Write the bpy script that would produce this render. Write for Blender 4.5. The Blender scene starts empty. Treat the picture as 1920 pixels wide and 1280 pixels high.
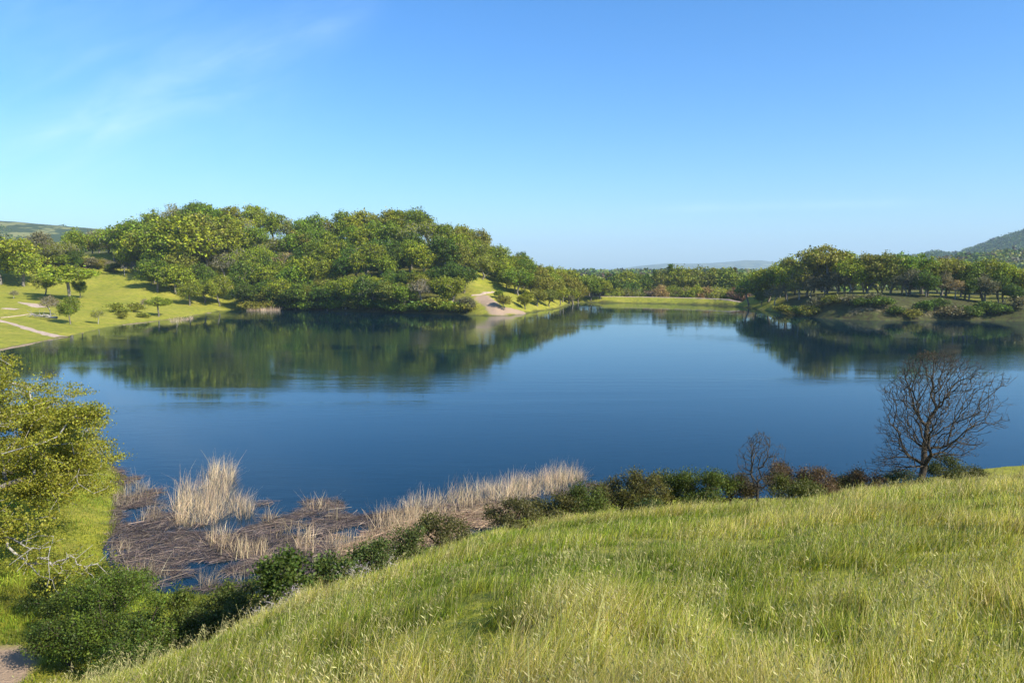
import bpy, math, random
import numpy as np
from mathutils import Vector

# ------------------------------------------------------------------ camera, sky, sun, exposure
S = bpy.context.scene
COL = S.collection
R = math.radians
FPX = 1387.0                      # focal length in photo pixels (1920 wide)
PITCH = math.atan(135 / FPX)
CAM = np.array([0.0, 0.0, 14.0])
cam = bpy.data.cameras.new("camera")
cam.sensor_width = 36.0
cam.lens = FPX / 1920 * 36.0
cam.clip_start = 0.1
cam.clip_end = 40000
cam_o = bpy.data.objects.new("camera", cam)
COL.objects.link(cam_o)
cam_o.location = CAM
cam_o.rotation_euler = (R(90) - PITCH, 0, 0)
S.camera = cam_o

SUN_AZ, SUN_EL = R(124), R(37)    # azimuth to the right of the view direction (+Y)
SUNV = Vector((math.sin(SUN_AZ) * math.cos(SUN_EL), math.cos(SUN_AZ) * math.cos(SUN_EL), math.sin(SUN_EL)))
W = bpy.data.worlds.new("World")
S.world = W
W.use_nodes = True
nt = W.node_tree
nt.nodes.clear()
def nd(t, kind, **kw):
    n = t.nodes.new(kind)
    for k, v in kw.items():
        if k.startswith('i_'):
            n.inputs[k[2:].replace('_', ' ')].default_value = v
        else:
            setattr(n, k, v)
    return n
wout = nd(nt, 'ShaderNodeOutputWorld')
bg = nd(nt, 'ShaderNodeBackground')
bg.inputs['Strength'].default_value = 0.126
sky = nd(nt, 'ShaderNodeTexSky')
sky.sky_type = 'NISHITA'
sky.sun_disc = False
sky.sun_elevation = SUN_EL
sky.sun_rotation = SUN_AZ
sky.altitude = 100
sky.air_density = 1.0
sky.dust_density = 0.8
sky.ozone_density = 2.5
hs = nd(nt, 'ShaderNodeHueSaturation')
hs.inputs['Saturation'].default_value = 1.17
tn = nd(nt, 'ShaderNodeMix'); tn.data_type = 'RGBA'; tn.blend_type = 'MULTIPLY'; tn.inputs['Factor'].default_value = 1.0
tn.inputs[7].default_value = (0.71, 0.875, 1.08, 1)
nt.links.new(sky.outputs[0], tn.inputs[6]); nt.links.new(tn.outputs[2], hs.inputs['Color'])
# thin cirrus, drawn on the direction of the sky
tc = nd(nt, 'ShaderNodeTexCoord')
sep = nd(nt, 'ShaderNodeSeparateXYZ')
nt.links.new(tc.outputs['Generated'], sep.inputs[0])
def mth(t, op, a=None, b=None, clamp=False):
    n = t.nodes.new('ShaderNodeMath'); n.operation = op; n.use_clamp = clamp
    for i, v in enumerate((a, b)):
        if v is None: continue
        if isinstance(v, (int, float)): n.inputs[i].default_value = v
        else: t.links.new(v, n.inputs[i])
    return n.outputs[0]
def ramp(t, fac, stops):
    r = t.nodes.new('ShaderNodeValToRGB')
    while len(r.color_ramp.elements) < len(stops): r.color_ramp.elements.new(0.5)
    for e, (p, c) in zip(r.color_ramp.elements, stops):
        e.position = p; e.color = c if len(c) == 4 else (*c, 1)
    t.links.new(fac, r.inputs[0])
    return r.outputs[0]
yy = mth(nt, 'MAXIMUM', sep.outputs['Y'], 0.05)
sx = mth(nt, 'DIVIDE', sep.outputs['X'], yy)
sz_ = mth(nt, 'DIVIDE', sep.outputs['Z'], yy)
comb = nd(nt, 'ShaderNodeCombineXYZ')
nt.links.new(sx, comb.inputs[0]); nt.links.new(sz_, comb.inputs[1])
mp = nd(nt, 'ShaderNodeMapping'); mp.vector_type = 'TEXTURE'
mp.inputs['Rotation'].default_value = (0, 0, R(20)); mp.inputs['Scale'].default_value = (1.0, 0.28, 1)
nt.links.new(comb.outputs[0], mp.inputs[0])
n1 = nd(nt, 'ShaderNodeTexNoise'); n1.inputs['Scale'].default_value = 5.5; n1.inputs['Detail'].default_value = 10
n1.inputs['Roughness'].default_value = 0.6; n1.inputs['Distortion'].default_value = 0.5
nt.links.new(mp.outputs[0], n1.inputs['Vector'])
n2 = nd(nt, 'ShaderNodeTexNoise'); n2.inputs['Scale'].default_value = 3.0; n2.inputs['Detail'].default_value = 4
nt.links.new(comb.outputs[0], n2.inputs['Vector'])
c1 = ramp(nt, n1.outputs[0], [(0.36, (0, 0, 0)), (0.72, (1, 1, 1))])
c2 = ramp(nt, n2.outputs[0], [(0.35, (0, 0, 0)), (0.65, (1, 1, 1))])
def band(off, slope, s0, width, a0, a1, soft):
    q = mth(nt, 'SUBTRACT', sz_, mth(nt, 'ADD', mth(nt, 'MULTIPLY', mth(nt, 'SUBTRACT', sx, s0), slope), off))
    q = mth(nt, 'ADD', q, mth(nt, 'MULTIPLY', mth(nt, 'SUBTRACT', n2.outputs[0], 0.5), width * 1.6))
    g_ = mth(nt, 'POWER', 2.718, mth(nt, 'MULTIPLY', mth(nt, 'POWER', mth(nt, 'DIVIDE', mth(nt, 'ABSOLUTE', q), width), 2.0), -1.0))
    def edge(v0, v1):
        m_ = nd(nt, 'ShaderNodeMapRange'); m_.interpolation_type = 'SMOOTHSTEP'
        m_.inputs['From Min'].default_value = v0; m_.inputs['From Max'].default_value = v1
        nt.links.new(sx, m_.inputs['Value']); return m_.outputs[0]
    return mth(nt, 'MULTIPLY', g_, mth(nt, 'MULTIPLY', edge(a0, a0 + soft), edge(a1 + soft, a1)))
bA = band(0.300, 0.40, -0.30, 0.030, -0.72, -0.26, 0.12)
bB = band(0.215, 0.30, -0.42, 0.016, -0.62, -0.36, 0.10)
bC = band(0.082, 0.03, 0.30, 0.006, 0.12, 0.50, 0.10)
lft = nd(nt, 'ShaderNodeMapRange'); lft.inputs['From Min'].default_value = -0.15; lft.inputs['From Max'].default_value = -0.6
lft.interpolation_type = 'SMOOTHSTEP'
nt.links.new(sx, lft.inputs['Value'])
bro = mth(nt, 'MULTIPLY', mth(nt, 'MULTIPLY', lft.outputs[0], c2), 0.9)
cm = mth(nt, 'ADD', mth(nt, 'ADD', bA, mth(nt, 'MULTIPLY', bB, 0.6)), mth(nt, 'ADD', mth(nt, 'MULTIPLY', bC, 0.8), bro))
cm = mth(nt, 'MULTIPLY', mth(nt, 'MULTIPLY', cm, mth(nt, 'ADD', mth(nt, 'MULTIPLY', c1, 0.8), 0.2)), 0.24, True)
mix = nd(nt, 'ShaderNodeMix'); mix.data_type = 'RGBA'
nt.links.new(cm, mix.inputs['Factor']); nt.links.new(hs.outputs[0], mix.inputs[6])
mix.inputs[7].default_value = (4.6, 6.0, 7.6, 1)
nt.links.new(mix.outputs[2], bg.inputs['Color'])
nt.links.new(bg.outputs[0], wout.inputs['Surface'])

sl = bpy.data.lights.new("sun", 'SUN')
sl.energy = 5.0
sl.angle = R(0.5)
sl.color = (1.0, 0.93, 0.8)
so = bpy.data.objects.new("sun", sl)
COL.objects.link(so)
so.rotation_euler = SUNV.to_track_quat('Z', 'Y').to_euler()
so.location = SUNV * 100

S.view_settings.view_transform = 'Standard'
S.view_settings.look = 'None'
S.view_settings.exposure = 0.74
S.view_settings.gamma = 1
S.cycles.max_bounces = 7
S.cycles.diffuse_bounces = 2
S.cycles.glossy_bounces = 3
S.cycles.transmission_bounces = 3
S.cycles.transparent_max_bounces = 8
S.cycles.volume_bounces = 0
S.cycles.caustics_reflective = False
S.cycles.caustics_refractive = False

# ------------------------------------------------------------------ helpers
rng = np.random.default_rng(7)
SP, CP = math.sin(PITCH), math.cos(PITCH)
def ray(px, py):
    a = (px - 960) / FPX; b = (640 - py) / FPX
    dx, dy, dz = a, CP + b * SP, -SP + b * CP
    return dx / dy, -dz / dy           # lateral per metre of depth, drop per metre of depth
def wpt(px, py, z=0.0):                # point of the level z seen at a photo position
    u, t = ray(px, py)
    Y = (14.0 - z) / t
    return (u * Y, Y)
def pxw(px, Y):
    return ((px - 960) / FPX * Y, Y)

_lat = rng.random((256, 256))
def vnoise(x, y, s, off=0):
    x = x / s + off * 17.3; y = y / s + off * 31.7
    xi = np.floor(x).astype(int); yi = np.floor(y).astype(int)
    fx = x - xi; fy = y - yi
    fx = fx * fx * (3 - 2 * fx); fy = fy * fy * (3 - 2 * fy)
    a = _lat[xi & 255, yi & 255]; b = _lat[(xi + 1) & 255, yi & 255]
    c = _lat[xi & 255, (yi + 1) & 255]; d = _lat[(xi + 1) & 255, (yi + 1) & 255]
    return (a * (1 - fx) + b * fx) * (1 - fy) + (c * (1 - fx) + d * fx) * fy - 0.5
def fbm(x, y, s, o=4, off=0):
    r = 0; amp = 1.0
    for i in range(o):
        r = r + amp * vnoise(x, y, s / 2 ** i, off + i); amp *= 0.5
    return r

# shoreline of the lake
SH = [wpt(*p) for p in [(196, 866), (224, 884), (236, 915), (216, 950), (226, 985), (200, 1020), (204, 1055), (226, 1086), (262, 1108), (330, 1118), (440, 1118), (520, 1108), (600, 1082),
      (700, 1058), (800, 1030), (900, 1004), (980, 976), (1040, 958), (1100, 940), (1180, 930)]]
SH += [(9, 44), (16, 43), (24, 46), (32, 50), (42, 54), (60, 62), (100, 74), (160, 90), (230, 120), (250, 170), (235, 200)]
SH += [wpt(*p) for p in [(1960, 604), (1920, 603), (1860, 601), (1780, 600.5), (1700, 601), (1640, 601), (1590, 599), (1540, 596), (1490, 590), (1450, 585), (1415, 579), (1385, 575),
      (1340, 572), (1270, 570), (1180, 568), (1100, 567), (1078, 568), (1068, 571), (1045, 579), (1010, 583), (985, 588), (960, 591), (930, 592), (900, 591), (870, 590), (810, 589), (740, 586),
      (660, 584), (590, 582), (530, 580.5), (470, 580), (440, 580), (415, 583), (380, 589), (330, 597), (280, 604), (230, 609), (190, 616), (140, 629), (90, 638), (40, 648), (0, 656), (-120, 680)]]
SH += [(-115, 95), (-105, 66), (-80, 58)] + [wpt(*p) for p in [(-60, 852), (60, 848), (130, 846), (175, 852)]]
SH = np.array(SH)
def densify(P, it=2):
    for _ in range(it):                # Chaikin rounding
        Q = np.roll(P, -1, 0)
        P = np.stack([0.75 * P + 0.25 * Q, 0.25 * P + 0.75 * Q], 1).reshape(-1, 2)
    return P
SHD = densify(SH)
def sdist(x, y, chunk=60000):
    x = np.asarray(x, float).ravel(); y = np.asarray(y, float).ravel()
    A = SHD; B = np.roll(SHD, -1, 0); D = B - A; L2 = (D ** 2).sum(1)
    out = np.empty(len(x))
    for i in range(0, len(x), chunk):
        px = x[i:i + chunk, None]; py = y[i:i + chunk, None]
        t = np.clip(((px - A[:, 0]) * D[:, 0] + (py - A[:, 1]) * D[:, 1]) / L2, 0, 1)
        d = np.sqrt(((px - A[:, 0] - t * D[:, 0]) ** 2 + (py - A[:, 1] - t * D[:, 1]) ** 2).min(1))
        c = ((A[:, 1] > py) != (B[:, 1] > py)) & (px < D[:, 0] * (py - A[:, 1]) / np.where(D[:, 1] == 0, 1e-9, D[:, 1]) + A[:, 0])
        out[i:i + chunk] = np.where(c.sum(1) % 2 == 1, -d, d)
    return out

# the grass hill the camera stands on: a quadratic fitted to its skyline
sil = [(100, 1285, 9.5), (300, 1212, 12), (420, 1165, 14), (560, 1108, 16.5), (740, 1046, 19.5), (900, 991, 22), (1060, 966, 24.5), (1200, 953, 26.5),
       (1440, 938, 28.5), (1600, 913, 29.5), (1745, 897, 30.5), (1920, 886, 31.5)]
sil = [(a, b + 0.48 / c * FPX * 0.75, c) for a, b, c in sil]
_az, _rs, _tr = [], [], []
for px, py, Y in [(-500, 1560, 8.5)] + sil + [(2300, 880, 32)]:
    u, t = ray(px, py); q = math.hypot(1, u)
    _az.append(math.degrees(math.atan(u))); _rs.append(Y * q); _tr.append(t / q)
_az = [-180, -100] + _az + [75, 110, 180]; _rs = [30, 12] + _rs + [36, 36, 30]; _tr = [-0.05, 0.35] + _tr + [0.12, 0.0, -0.05]
_ag = np.arange(-180, 181, 1.0)
_kk = np.exp(-(np.arange(-9, 10) / 3.5) ** 2); _kk /= _kk.sum()
def _smt(v):
    v = np.interp(_ag, _az, v); return np.convolve(np.pad(v, 9, mode='edge'), _kk, 'valid')
_RS, _TR = _smt(_rs), _smt(_tr)
def Fhill(X, Y):
    """the grass hill: along every bearing a downward curving slope"""
    r = np.hypot(X, Y); az = np.degrees(np.arctan2(X, Y))
    rs = np.interp(az, _ag, _RS); tr = np.interp(az, _ag, _TR)
    k = 1.7 / rs ** 2
    rc = np.minimum(r, 60)
    v = 12.3 - (tr - 2 * k * rs) * rc - k * rc * rc
    return np.where(r > 60, np.minimum(v, 12) - 0.3 * (r - 60), v)
EP = []
def e(p, el, k): EP.append((p[0], p[1], el, k))
for px, Y, el, k in [(320, 318, 31, .8), (250, 320, 23, .4), (430, 312, 32, .8), (-300, 300, 20, .12), (-300, 200, 9, .1), (0, 330, 19, .12), (240, 330, 17, .14), (250, 300, 14.5, .15), (100, 250, 10, .13), (0, 200, 7, .12), (0, 160, 4.2, .1), (150, 200, 5, .13), (340, 250, 8, .15), (420, 270, 14, .3),
        (270, 325, 22, .3), (400, 315, 26, .4), (560, 312, 28, .45), (700, 312, 28, .5), (850, 308, 25, .5), (930, 298, 16, .5), (1000, 292, 10, .5), (1060, 315, 8, .5), (1100, 325, 3.2, .4), (1165, 325, 2, .34),
        (500, 270, 14, .5), (700, 270, 15, .55), (850, 270, 14, .55), (920, 262, 8, .45), (560, 370, 22, .4), (300, 400, 20, .3), (800, 380, 14, .4), (0, 420, 16, .3), (300, 560, 4, .3), (700, 560, 2, .3), (1000, 420, 2, .3),
        (1200, 305, 1.9, .34), (1300, 300, 1.9, .34), (1400, 290, 2.3, .34), (1250, 400, .8, .3), (1400, 400, 1, .3), (1100, 430, .8, .3),
        (1350, 296, 1.9, .34), (1420, 272, 2.6, .4), (1480, 255, 4.8, .6), (1540, 245, 5.4, .8), (1600, 230, 5.8, .9), (1680, 225, 5.8, .9), (1760, 230, 5.2, .8), (1840, 225, 3.4, .5), (1920, 225, 3, .35), (2100, 230, 4, .4), (1500, 300, 4.5, .5), (1700, 290, 5, .5), (1900, 300, 4, .5), (2000, 420, 2, .4), (1600, 420, 1.5, .4),
        (1250, 900, .8, .3), (500, 1200, 2, .3), (1700, 900, .8, .3), (2300, 900, 2, .3)]:
    e(pxw(px, Y), el, k)
for p, el, k in [((-21, 30), 1.5, .3), ((-24, 38), 1.4, .3), ((-17, 24), 2.4, .3), ((-30, 20), 3.2, .3), ((-45, 45), 1.6, .3), ((-60, 30), 4, .3), ((-100, 30), 5, .3), ((-150, 90), 6, .2), ((5, 35), .6, .6), ((40, 44), .6, .6),
        ((120, 60), 3, .4), ((-10, 22), 1.2, .3), ((0, -30), 5, .4), ((-60, -20), 5, .4), ((60, -20), 6, .4), ((300, 150), 5, .4), ((-200, 150), 8, .2)]:
    e(p, el, k)
EP = np.array(EP)
def field(X, Y):
    E = np.zeros_like(X); K = np.zeros_like(X); Ws = np.zeros_like(X)
    for ex, ey, ev, kv in EP:
        c2 = 36.0 + 0.0008 * (ex * ex + ey * ey)
        w = 1.0 / ((X - ex) ** 2 + (Y - ey) ** 2 + c2) ** 2
        E += w * ev; K += w * kv; Ws += w
    return E / Ws, K / Ws
RIDGES = [  # distance, half width, (photo x, photo y of skyline)
    (1500, 330, [(-900, 395), (-300, 398), (0, 413), (40, 415), (70, 418), (130, 423), (230, 431), (350, 447), (500, 475), (700, 505)], -1),
    (760, 150, [(-900, 470), (-300, 462), (0, 458), (60, 468), (150, 485), (300, 505)], -1),
    (2100, 500, [(1480, 507), (1560, 498), (1650, 488), (1700, 487), (1725, 484), (1748, 478), (1777, 482), (1800, 478), (1850, 458), (1920, 436), (2050, 400), (2300, 380), (3200, 420)], 1),
    (900, 180, [(1700, 507), (1800, 494), (1860, 489), (1920, 483), (2050, 470), (2400, 440)], 1),
    (8500, 1500, [(1000, 508), (1120, 506), (1165, 503), (1200, 498), (1250, 493), (1290, 494), (1330, 493), (1370, 490), (1395, 487.5), (1425, 488), (1450, 491), (1465, 488), (1500, 492), (1600, 500), (1800, 508)], 0)]
_dm = np.array([wpt(*p) for p in [(1050, 568), (1078, 568), (1100, 567.3), (1180, 568), (1270, 570), (1340, 572.3), (1385, 575), (1415, 577)]])
DAMX, DAMY = _dm[:, 0], _dm[:, 1]      # the water line of the dam
def height(X, Y, d=None):
    X = np.asarray(X, float); Y = np.asarray(Y, float); shp = X.shape
    X = X.ravel(); Y = Y.ravel()
    if d is None: d = sdist(X, Y)
    d = d + 0.8 * fbm(X, Y, 4.5, 4, 3) * np.clip(np.hypot(X, Y) / 45, .5, 2.2)
    E, K = field(X, Y)
    E = E * (1 + 0.14 * (Y > 150))
    pxq = X / np.maximum(Y, 1) * FPX + 960
    y_s = np.interp(pxq, [-400, 300, 900, 1090, 1180, 1300, 1400, 1460, 2000, 2400], [620, 480, 380, 335, 312, 307, 300, 300, 290, 290])
    sv = np.clip((Y - y_s) / np.where(pxq > 1100, 30, 70), 0, 1); sv = sv * sv * (3 - 2 * sv)
    E = E * (1 - sv) - 4.0 * sv
    r = np.hypot(X, Y)
    E = E * (1 + 0.10 * fbm(X, Y, 30, 3, 1)) + 0.25
    dp = np.maximum(d, 0)
    Ep = np.maximum(E, 0.3); L = np.where(E > 0.3, Ep * np.tanh(K * dp / Ep), E)
    wd = np.clip((pxq - 1082) / 34, 0, 1) * np.clip((1402 - pxq) / 34, 0, 1) * ((Y > 240) & (Y < 372))
    dl = np.interp(X, DAMX, DAMY) - Y
    dam = 2.35 - 0.42 * np.maximum(np.abs(dl + 6.8) - 1.6, 0)
    L = L * (1 - wd) + np.maximum(dam, -4) * wd
    F = np.minimum(Fhill(X, Y) + 0.16 * fbm(X, Y, 5, 4, 5) * np.clip(r / 9, 0, 1), 0.75 * dp)
    F = np.where(Y < 75, F, -5)
    z = np.where(F > L, F, L)
    k = 0.5; h = np.clip(0.5 + 0.5 * (F - L) / k, 0, 1)
    z = L * (1 - h) + F * h + k * h * (1 - h) * np.clip(dp / 3, 0, 1)
    az = X / np.maximum(Y, 1.0)
    for D, Wd, prof, _ in RIDGES:
        pp = np.array(prof); u = (pp[:, 0] - 960) / FPX
        t = np.array([ray(a, b)[1] for a, b in prof])
        Hh = np.interp(az, u, 14 - t * D)
        Hh = np.maximum(Hh + 2.0, 0) * (Y > 350) * np.clip((az - u[0]) / 0.06 + 0.0, 0, 1) * np.clip((u[-1] - az) / 0.06, 0, 1)
        rr = Y + 0.0 * X
        g = np.exp(-((rr - D) / Wd) ** 2)
        z = z + Hh * g * (1 + 0.0 * r) + Hh * g * (1 - g) * 0.8 * fbm(X, Y, Wd * 0.9, 5, 9)
    z = np.where(d < 0, np.maximum(-0.12 * -d * 1.0, -4), z + 0.0)
    return z.reshape(shp)
def h1(x, y): return float(height(np.array([x]), np.array([y]))[0])
def hit(px, py, y0=3.0, y1=900.0):
    u, t = ray(px, py)
    Ys = np.geomspace(y0, y1, 900)
    z = height(u * Ys, Ys)
    zr = 14 - t * Ys
    k = np.argmax(z >= zr)
    if not (z >= zr).any(): k = len(Ys) - 1
    return (u * Ys[k], Ys[k], float(z[k]))

def mk(name, V, Fq, mats, parent=None, col=None, smooth=False, midx=None):
    me = bpy.data.meshes.new(name)
    V = np.asarray(V, np.float32); Fq = np.asarray(Fq, np.int32)
    n, k = Fq.shape
    me.vertices.add(len(V)); me.vertices.foreach_set('co', V.ravel())
    me.loops.add(n * k); me.loops.foreach_set('vertex_index', Fq.ravel())
    me.polygons.add(n)
    me.polygons.foreach_set('loop_start', np.arange(0, n * k, k, dtype=np.int32))
    me.polygons.foreach_set('loop_total', np.full(n, k, np.int32))
    if smooth: me.polygons.foreach_set('use_smooth', np.ones(n, bool))
    if col is not None:
        for nm, arr in col.items():
            a = me.attributes.new(nm, 'FLOAT_COLOR', 'POINT')
            c4 = np.ones((len(V), 4), np.float32); c4[:, :3] = arr
            a.data.foreach_set('color', c4.ravel())
    for m in (mats if isinstance(mats, (list, tuple)) else [mats]): me.materials.append(m)
    if midx is not None: me.polygons.foreach_set('material_index', midx.astype(np.int32))
    me.update()
    me.validate()
    o = bpy.data.objects.new(name, me)
    COL.objects.link(o)
    if parent is not None: o.parent = parent
    return o
def tag(o, label=None, cat=None, group=None, kind=None):
    if label: o['label'] = label
    if cat: o['category'] = cat
    if group: o['group'] = group
    if kind: o['kind'] = kind
    return o
def empty(name, loc, rz=0.0, sc=1.0):
    o = bpy.data.objects.new(name, None); COL.objects.link(o)
    o.location = loc; o.rotation_euler = (0, 0, rz)
    o.scale = sc if isinstance(sc, (tuple, list)) else (sc, sc, sc)
    o.empty_display_size = 0.3
    return o

# ------------------------------------------------------------------ materials
def newmat(name):
    m = bpy.data.materials.new(name); m.use_nodes = True
    m.node_tree.nodes.clear()
    return m, m.node_tree
def noise(t, vec, scale, detail=4, rough=0.55, dist=0.0):
    n = t.nodes.new('ShaderNodeTexNoise')
    n.inputs['Scale'].default_value = scale; n.inputs['Detail'].default_value = detail
    n.inputs['Roughness'].default_value = rough; n.inputs['Distortion'].default_value = dist
    if vec is not None: t.links.new(vec, n.inputs['Vector'])
    return n.outputs[0]
def mixc(t, f, a, b, mode='MIX'):
    n = t.nodes.new('ShaderNodeMix'); n.data_type = 'RGBA'; n.blend_type = mode
    for sck, v in ((0, f), (6, a), (7, b)):
        if isinstance(v, (int, float)): n.inputs[sck].default_value = v
        elif isinstance(v, tuple): n.inputs[sck].default_value = (*v, 1) if len(v) == 3 else v
        else: t.links.new(v, n.inputs[sck])
    return n.outputs[2]
def leaf_mat(name, trans=0.35, base=None, attr=None, var=(0.5, 1.45)):
    m, t = newmat(name)
    out = nd(t, 'ShaderNodeOutputMaterial')
    geo = nd(t, 'ShaderNodeNewGeometry')
    if attr:
        a = nd(t, 'ShaderNodeAttribute'); a.attribute_name = attr; c = a.outputs['Color']
    elif base: c = nd(t, 'ShaderNodeRGB'); c.outputs[0].default_value = (*base, 1); c = c.outputs[0]
    else:
        oi = nd(t, 'ShaderNodeObjectInfo'); c = oi.outputs['Color']
    hsn = nd(t, 'ShaderNodeHueSaturation')
    mr = nd(t, 'ShaderNodeMapRange'); mr.inputs['To Min'].default_value = var[0]; mr.inputs['To Max'].default_value = var[1]
    t.links.new(geo.outputs['Random Per Island'], mr.inputs['Value'])
    t.links.new(mr.outputs[0], hsn.inputs['Value'])
    tcn = nd(t, 'ShaderNodeTexCoord')
    pn = noise(t, tcn.outputs['Object'], 0.9 if not attr else 0.35, 3, 0.6)
    pv = nd(t, 'ShaderNodeMapRange'); pv.inputs['From Min'].default_value = 0.3; pv.inputs['From Max'].default_value = 0.7
    pv.inputs['To Min'].default_value = 0.7; pv.inputs['To Max'].default_value = 1.3
    t.links.new(pn, pv.inputs['Value'])
    t.links.new(mth(t, 'MULTIPLY', mr.outputs[0], pv.outputs[0]), hsn.inputs['Value'])
    hm = mth(t, 'FRACT', mth(t, 'MULTIPLY', geo.outputs['Random Per Island'], 37.7))
    mr2 = nd(t, 'ShaderNodeMapRange'); mr2.inputs['To Min'].default_value = 0.475; mr2.inputs['To Max'].default_value = 0.525
    t.links.new(hm, mr2.inputs['Value']); t.links.new(mr2.outputs[0], hsn.inputs['Hue'])
    t.links.new(c, hsn.inputs['Color'])
    p = nd(t, 'ShaderNodeBsdfPrincipled')
    p.inputs['Roughness'].default_value = 0.55
    p.inputs['Specular IOR Level'].default_value = 0.25
    t.links.new(hsn.outputs[0], p.inputs['Base Color'])
    tr = nd(t, 'ShaderNodeBsdfTranslucent')
    yl = mixc(t, 1.0, hsn.outputs[0], (1.25, 1.15, 0.5), 'MULTIPLY')
    t.links.new(yl, tr.inputs['Color'])
    mx = nd(t, 'ShaderNodeMixShader'); mx.inputs[0].default_value = trans
    t.links.new(p.outputs[0], mx.inputs[1]); t.links.new(tr.outputs[0], mx.inputs[2])
    t.links.new(mx.outputs[0], out.inputs['Surface'])
    return m
def bark_mat(name, c1, c2, scale=6.0):
    m, t = newmat(name)
    out = nd(t, 'ShaderNodeOutputMaterial')
    tcn = nd(t, 'ShaderNodeTexCoord')
    mpn = nd(t, 'ShaderNodeMapping'); mpn.inputs['Scale'].default_value = (1, 1, 0.3)
    t.links.new(tcn.outputs['Object'], mpn.inputs[0])
    n = noise(t, mpn.outputs[0], scale, 6, 0.65)
    c = ramp(t, n, [(0.35, c1), (0.62, c2)])
    p = nd(t, 'ShaderNodeBsdfPrincipled'); p.inputs['Roughness'].default_value = 0.9
    p.inputs['Specular IOR Level'].default_value = 0.15
    t.links.new(c, p.inputs['Base Color'])
    b = nd(t, 'ShaderNodeBump'); b.inputs['Strength'].default_value = 0.6; b.inputs['Distance'].default_value = 0.05
    t.links.new(n, b.inputs['Height']); t.links.new(b.outputs[0], p.inputs['Normal'])
    t.links.new(p.outputs[0], out.inputs['Surface'])
    return m
M_LEAF = leaf_mat('leaf', 0.25)
M_LEAFN = leaf_mat('near_leaf', 0.3, var=(0.6, 1.4))
M_GRASS = leaf_mat('grass_blade', 0.35, attr='tint', var=(0.55, 1.45))
M_REED = leaf_mat('dry_reed', 0.15, attr='tint')
M_BARK = bark_mat('bark', (0.09, 0.075, 0.06), (0.28, 0.25, 0.2))
M_BARKD = bark_mat('dark_bark', (0.03, 0.024, 0.017), (0.10, 0.08, 0.055), 9)
M_BARKG = bark_mat('weathered_wood', (0.22, 0.2, 0.17), (0.42, 0.39, 0.34), 5)

def ground_mat():
    m, t = newmat('meadow_ground')
    out = nd(t, 'ShaderNodeOutputMaterial')
    geo = nd(t, 'ShaderNodeNewGeometry')
    pos = geo.outputs['Position']
    at = nd(t, 'ShaderNodeAttribute'); at.attribute_name = 'mask'   # r dirt, g wooded, b far hill
    sp = nd(t, 'ShaderNodeSeparateColor'); t.links.new(at.outputs['Color'], sp.inputs[0])
    nb = noise(t, pos, 0.05, 5, 0.6)
    nf = noise(t, pos, 0.9, 8, 0.7)
    nv = noise(t, pos, 7.0, 4, 0.7)
    g = ramp(t, nb, [(0.3, (0.20, 0.22, 0.014)), (0.5, (0.30, 0.30, 0.022)), (0.7, (0.36, 0.32, 0.04))])
    g = mixc(t, ramp(t, nf, [(0.42, (0, 0, 0)), (0.62, (0.85, 0.85, 0.85))]), g, (0.13, 0.15, 0.018))
    nl_ = noise(t, pos, 0.28, 6, 0.75)
    g = mixc(t, ramp(t, nl_, [(0.48, (0, 0, 0)), (0.66, (0.7, 0.7, 0.7))]), g, (0.36, 0.30, 0.05))
    g = mixc(t, mth(t, 'MULTIPLY', ramp(t, nv, [(0.4, (0, 0, 0)), (0.65, (1, 1, 1))]), 0.35), g, (0.28, 0.27, 0.09))
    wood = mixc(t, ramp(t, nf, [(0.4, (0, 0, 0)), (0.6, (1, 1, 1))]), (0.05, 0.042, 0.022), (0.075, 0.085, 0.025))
    dirt = mixc(t, nv, mixc(t, nf, (0.30, 0.2, 0.13), (0.46, 0.33, 0.23)), (0.34, 0.25, 0.17))
    fn = noise(t, pos, 0.012, 5, 0.6)
    fhill = mixc(t, ramp(t, fn, [(0.5, (0, 0, 0)), (0.53, (1, 1, 1))]), (0.045, 0.065, 0.02), (0.2, 0.2, 0.07))
    ragged = mth(t, 'MULTIPLY', mth(t, 'SUBTRACT', nf, 0.5), 0.7)
    def m01(ch, soft=0.12):
        mr = nd(t, 'ShaderNodeMapRange'); mr.inputs['From Min'].default_value = 0.5 - soft; mr.inputs['From Max'].default_value = 0.5 + soft
        t.links.new(mth(t, 'ADD', sp.outputs[ch], ragged), mr.inputs['Value']); return mr.outputs[0]
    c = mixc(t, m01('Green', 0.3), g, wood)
    c = mixc(t, m01('Red'), c, dirt)
    c = mixc(t, sp.outputs['Blue'], c, fhill)
    p = nd(t, 'ShaderNodeBsdfPrincipled'); p.inputs['Roughness'].default_value = 0.95
    p.inputs['Specular IOR Level'].default_value = 0.1
    t.links.new(c, p.inputs['Base Color'])
    b = nd(t, 'ShaderNodeBump'); b.inputs['Strength'].default_value = 0.8; b.inputs['Distance'].default_value = 0.25
    t.links.new(mth(t, 'ADD', nf, mth(t, 'MULTIPLY', nv, 0.4)), b.inputs['Height']); t.links.new(b.outputs[0], p.inputs['Normal'])
    t.links.new(p.outputs[0], out.inputs['Surface'])
    return m
M_GROUND = ground_mat()
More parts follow.
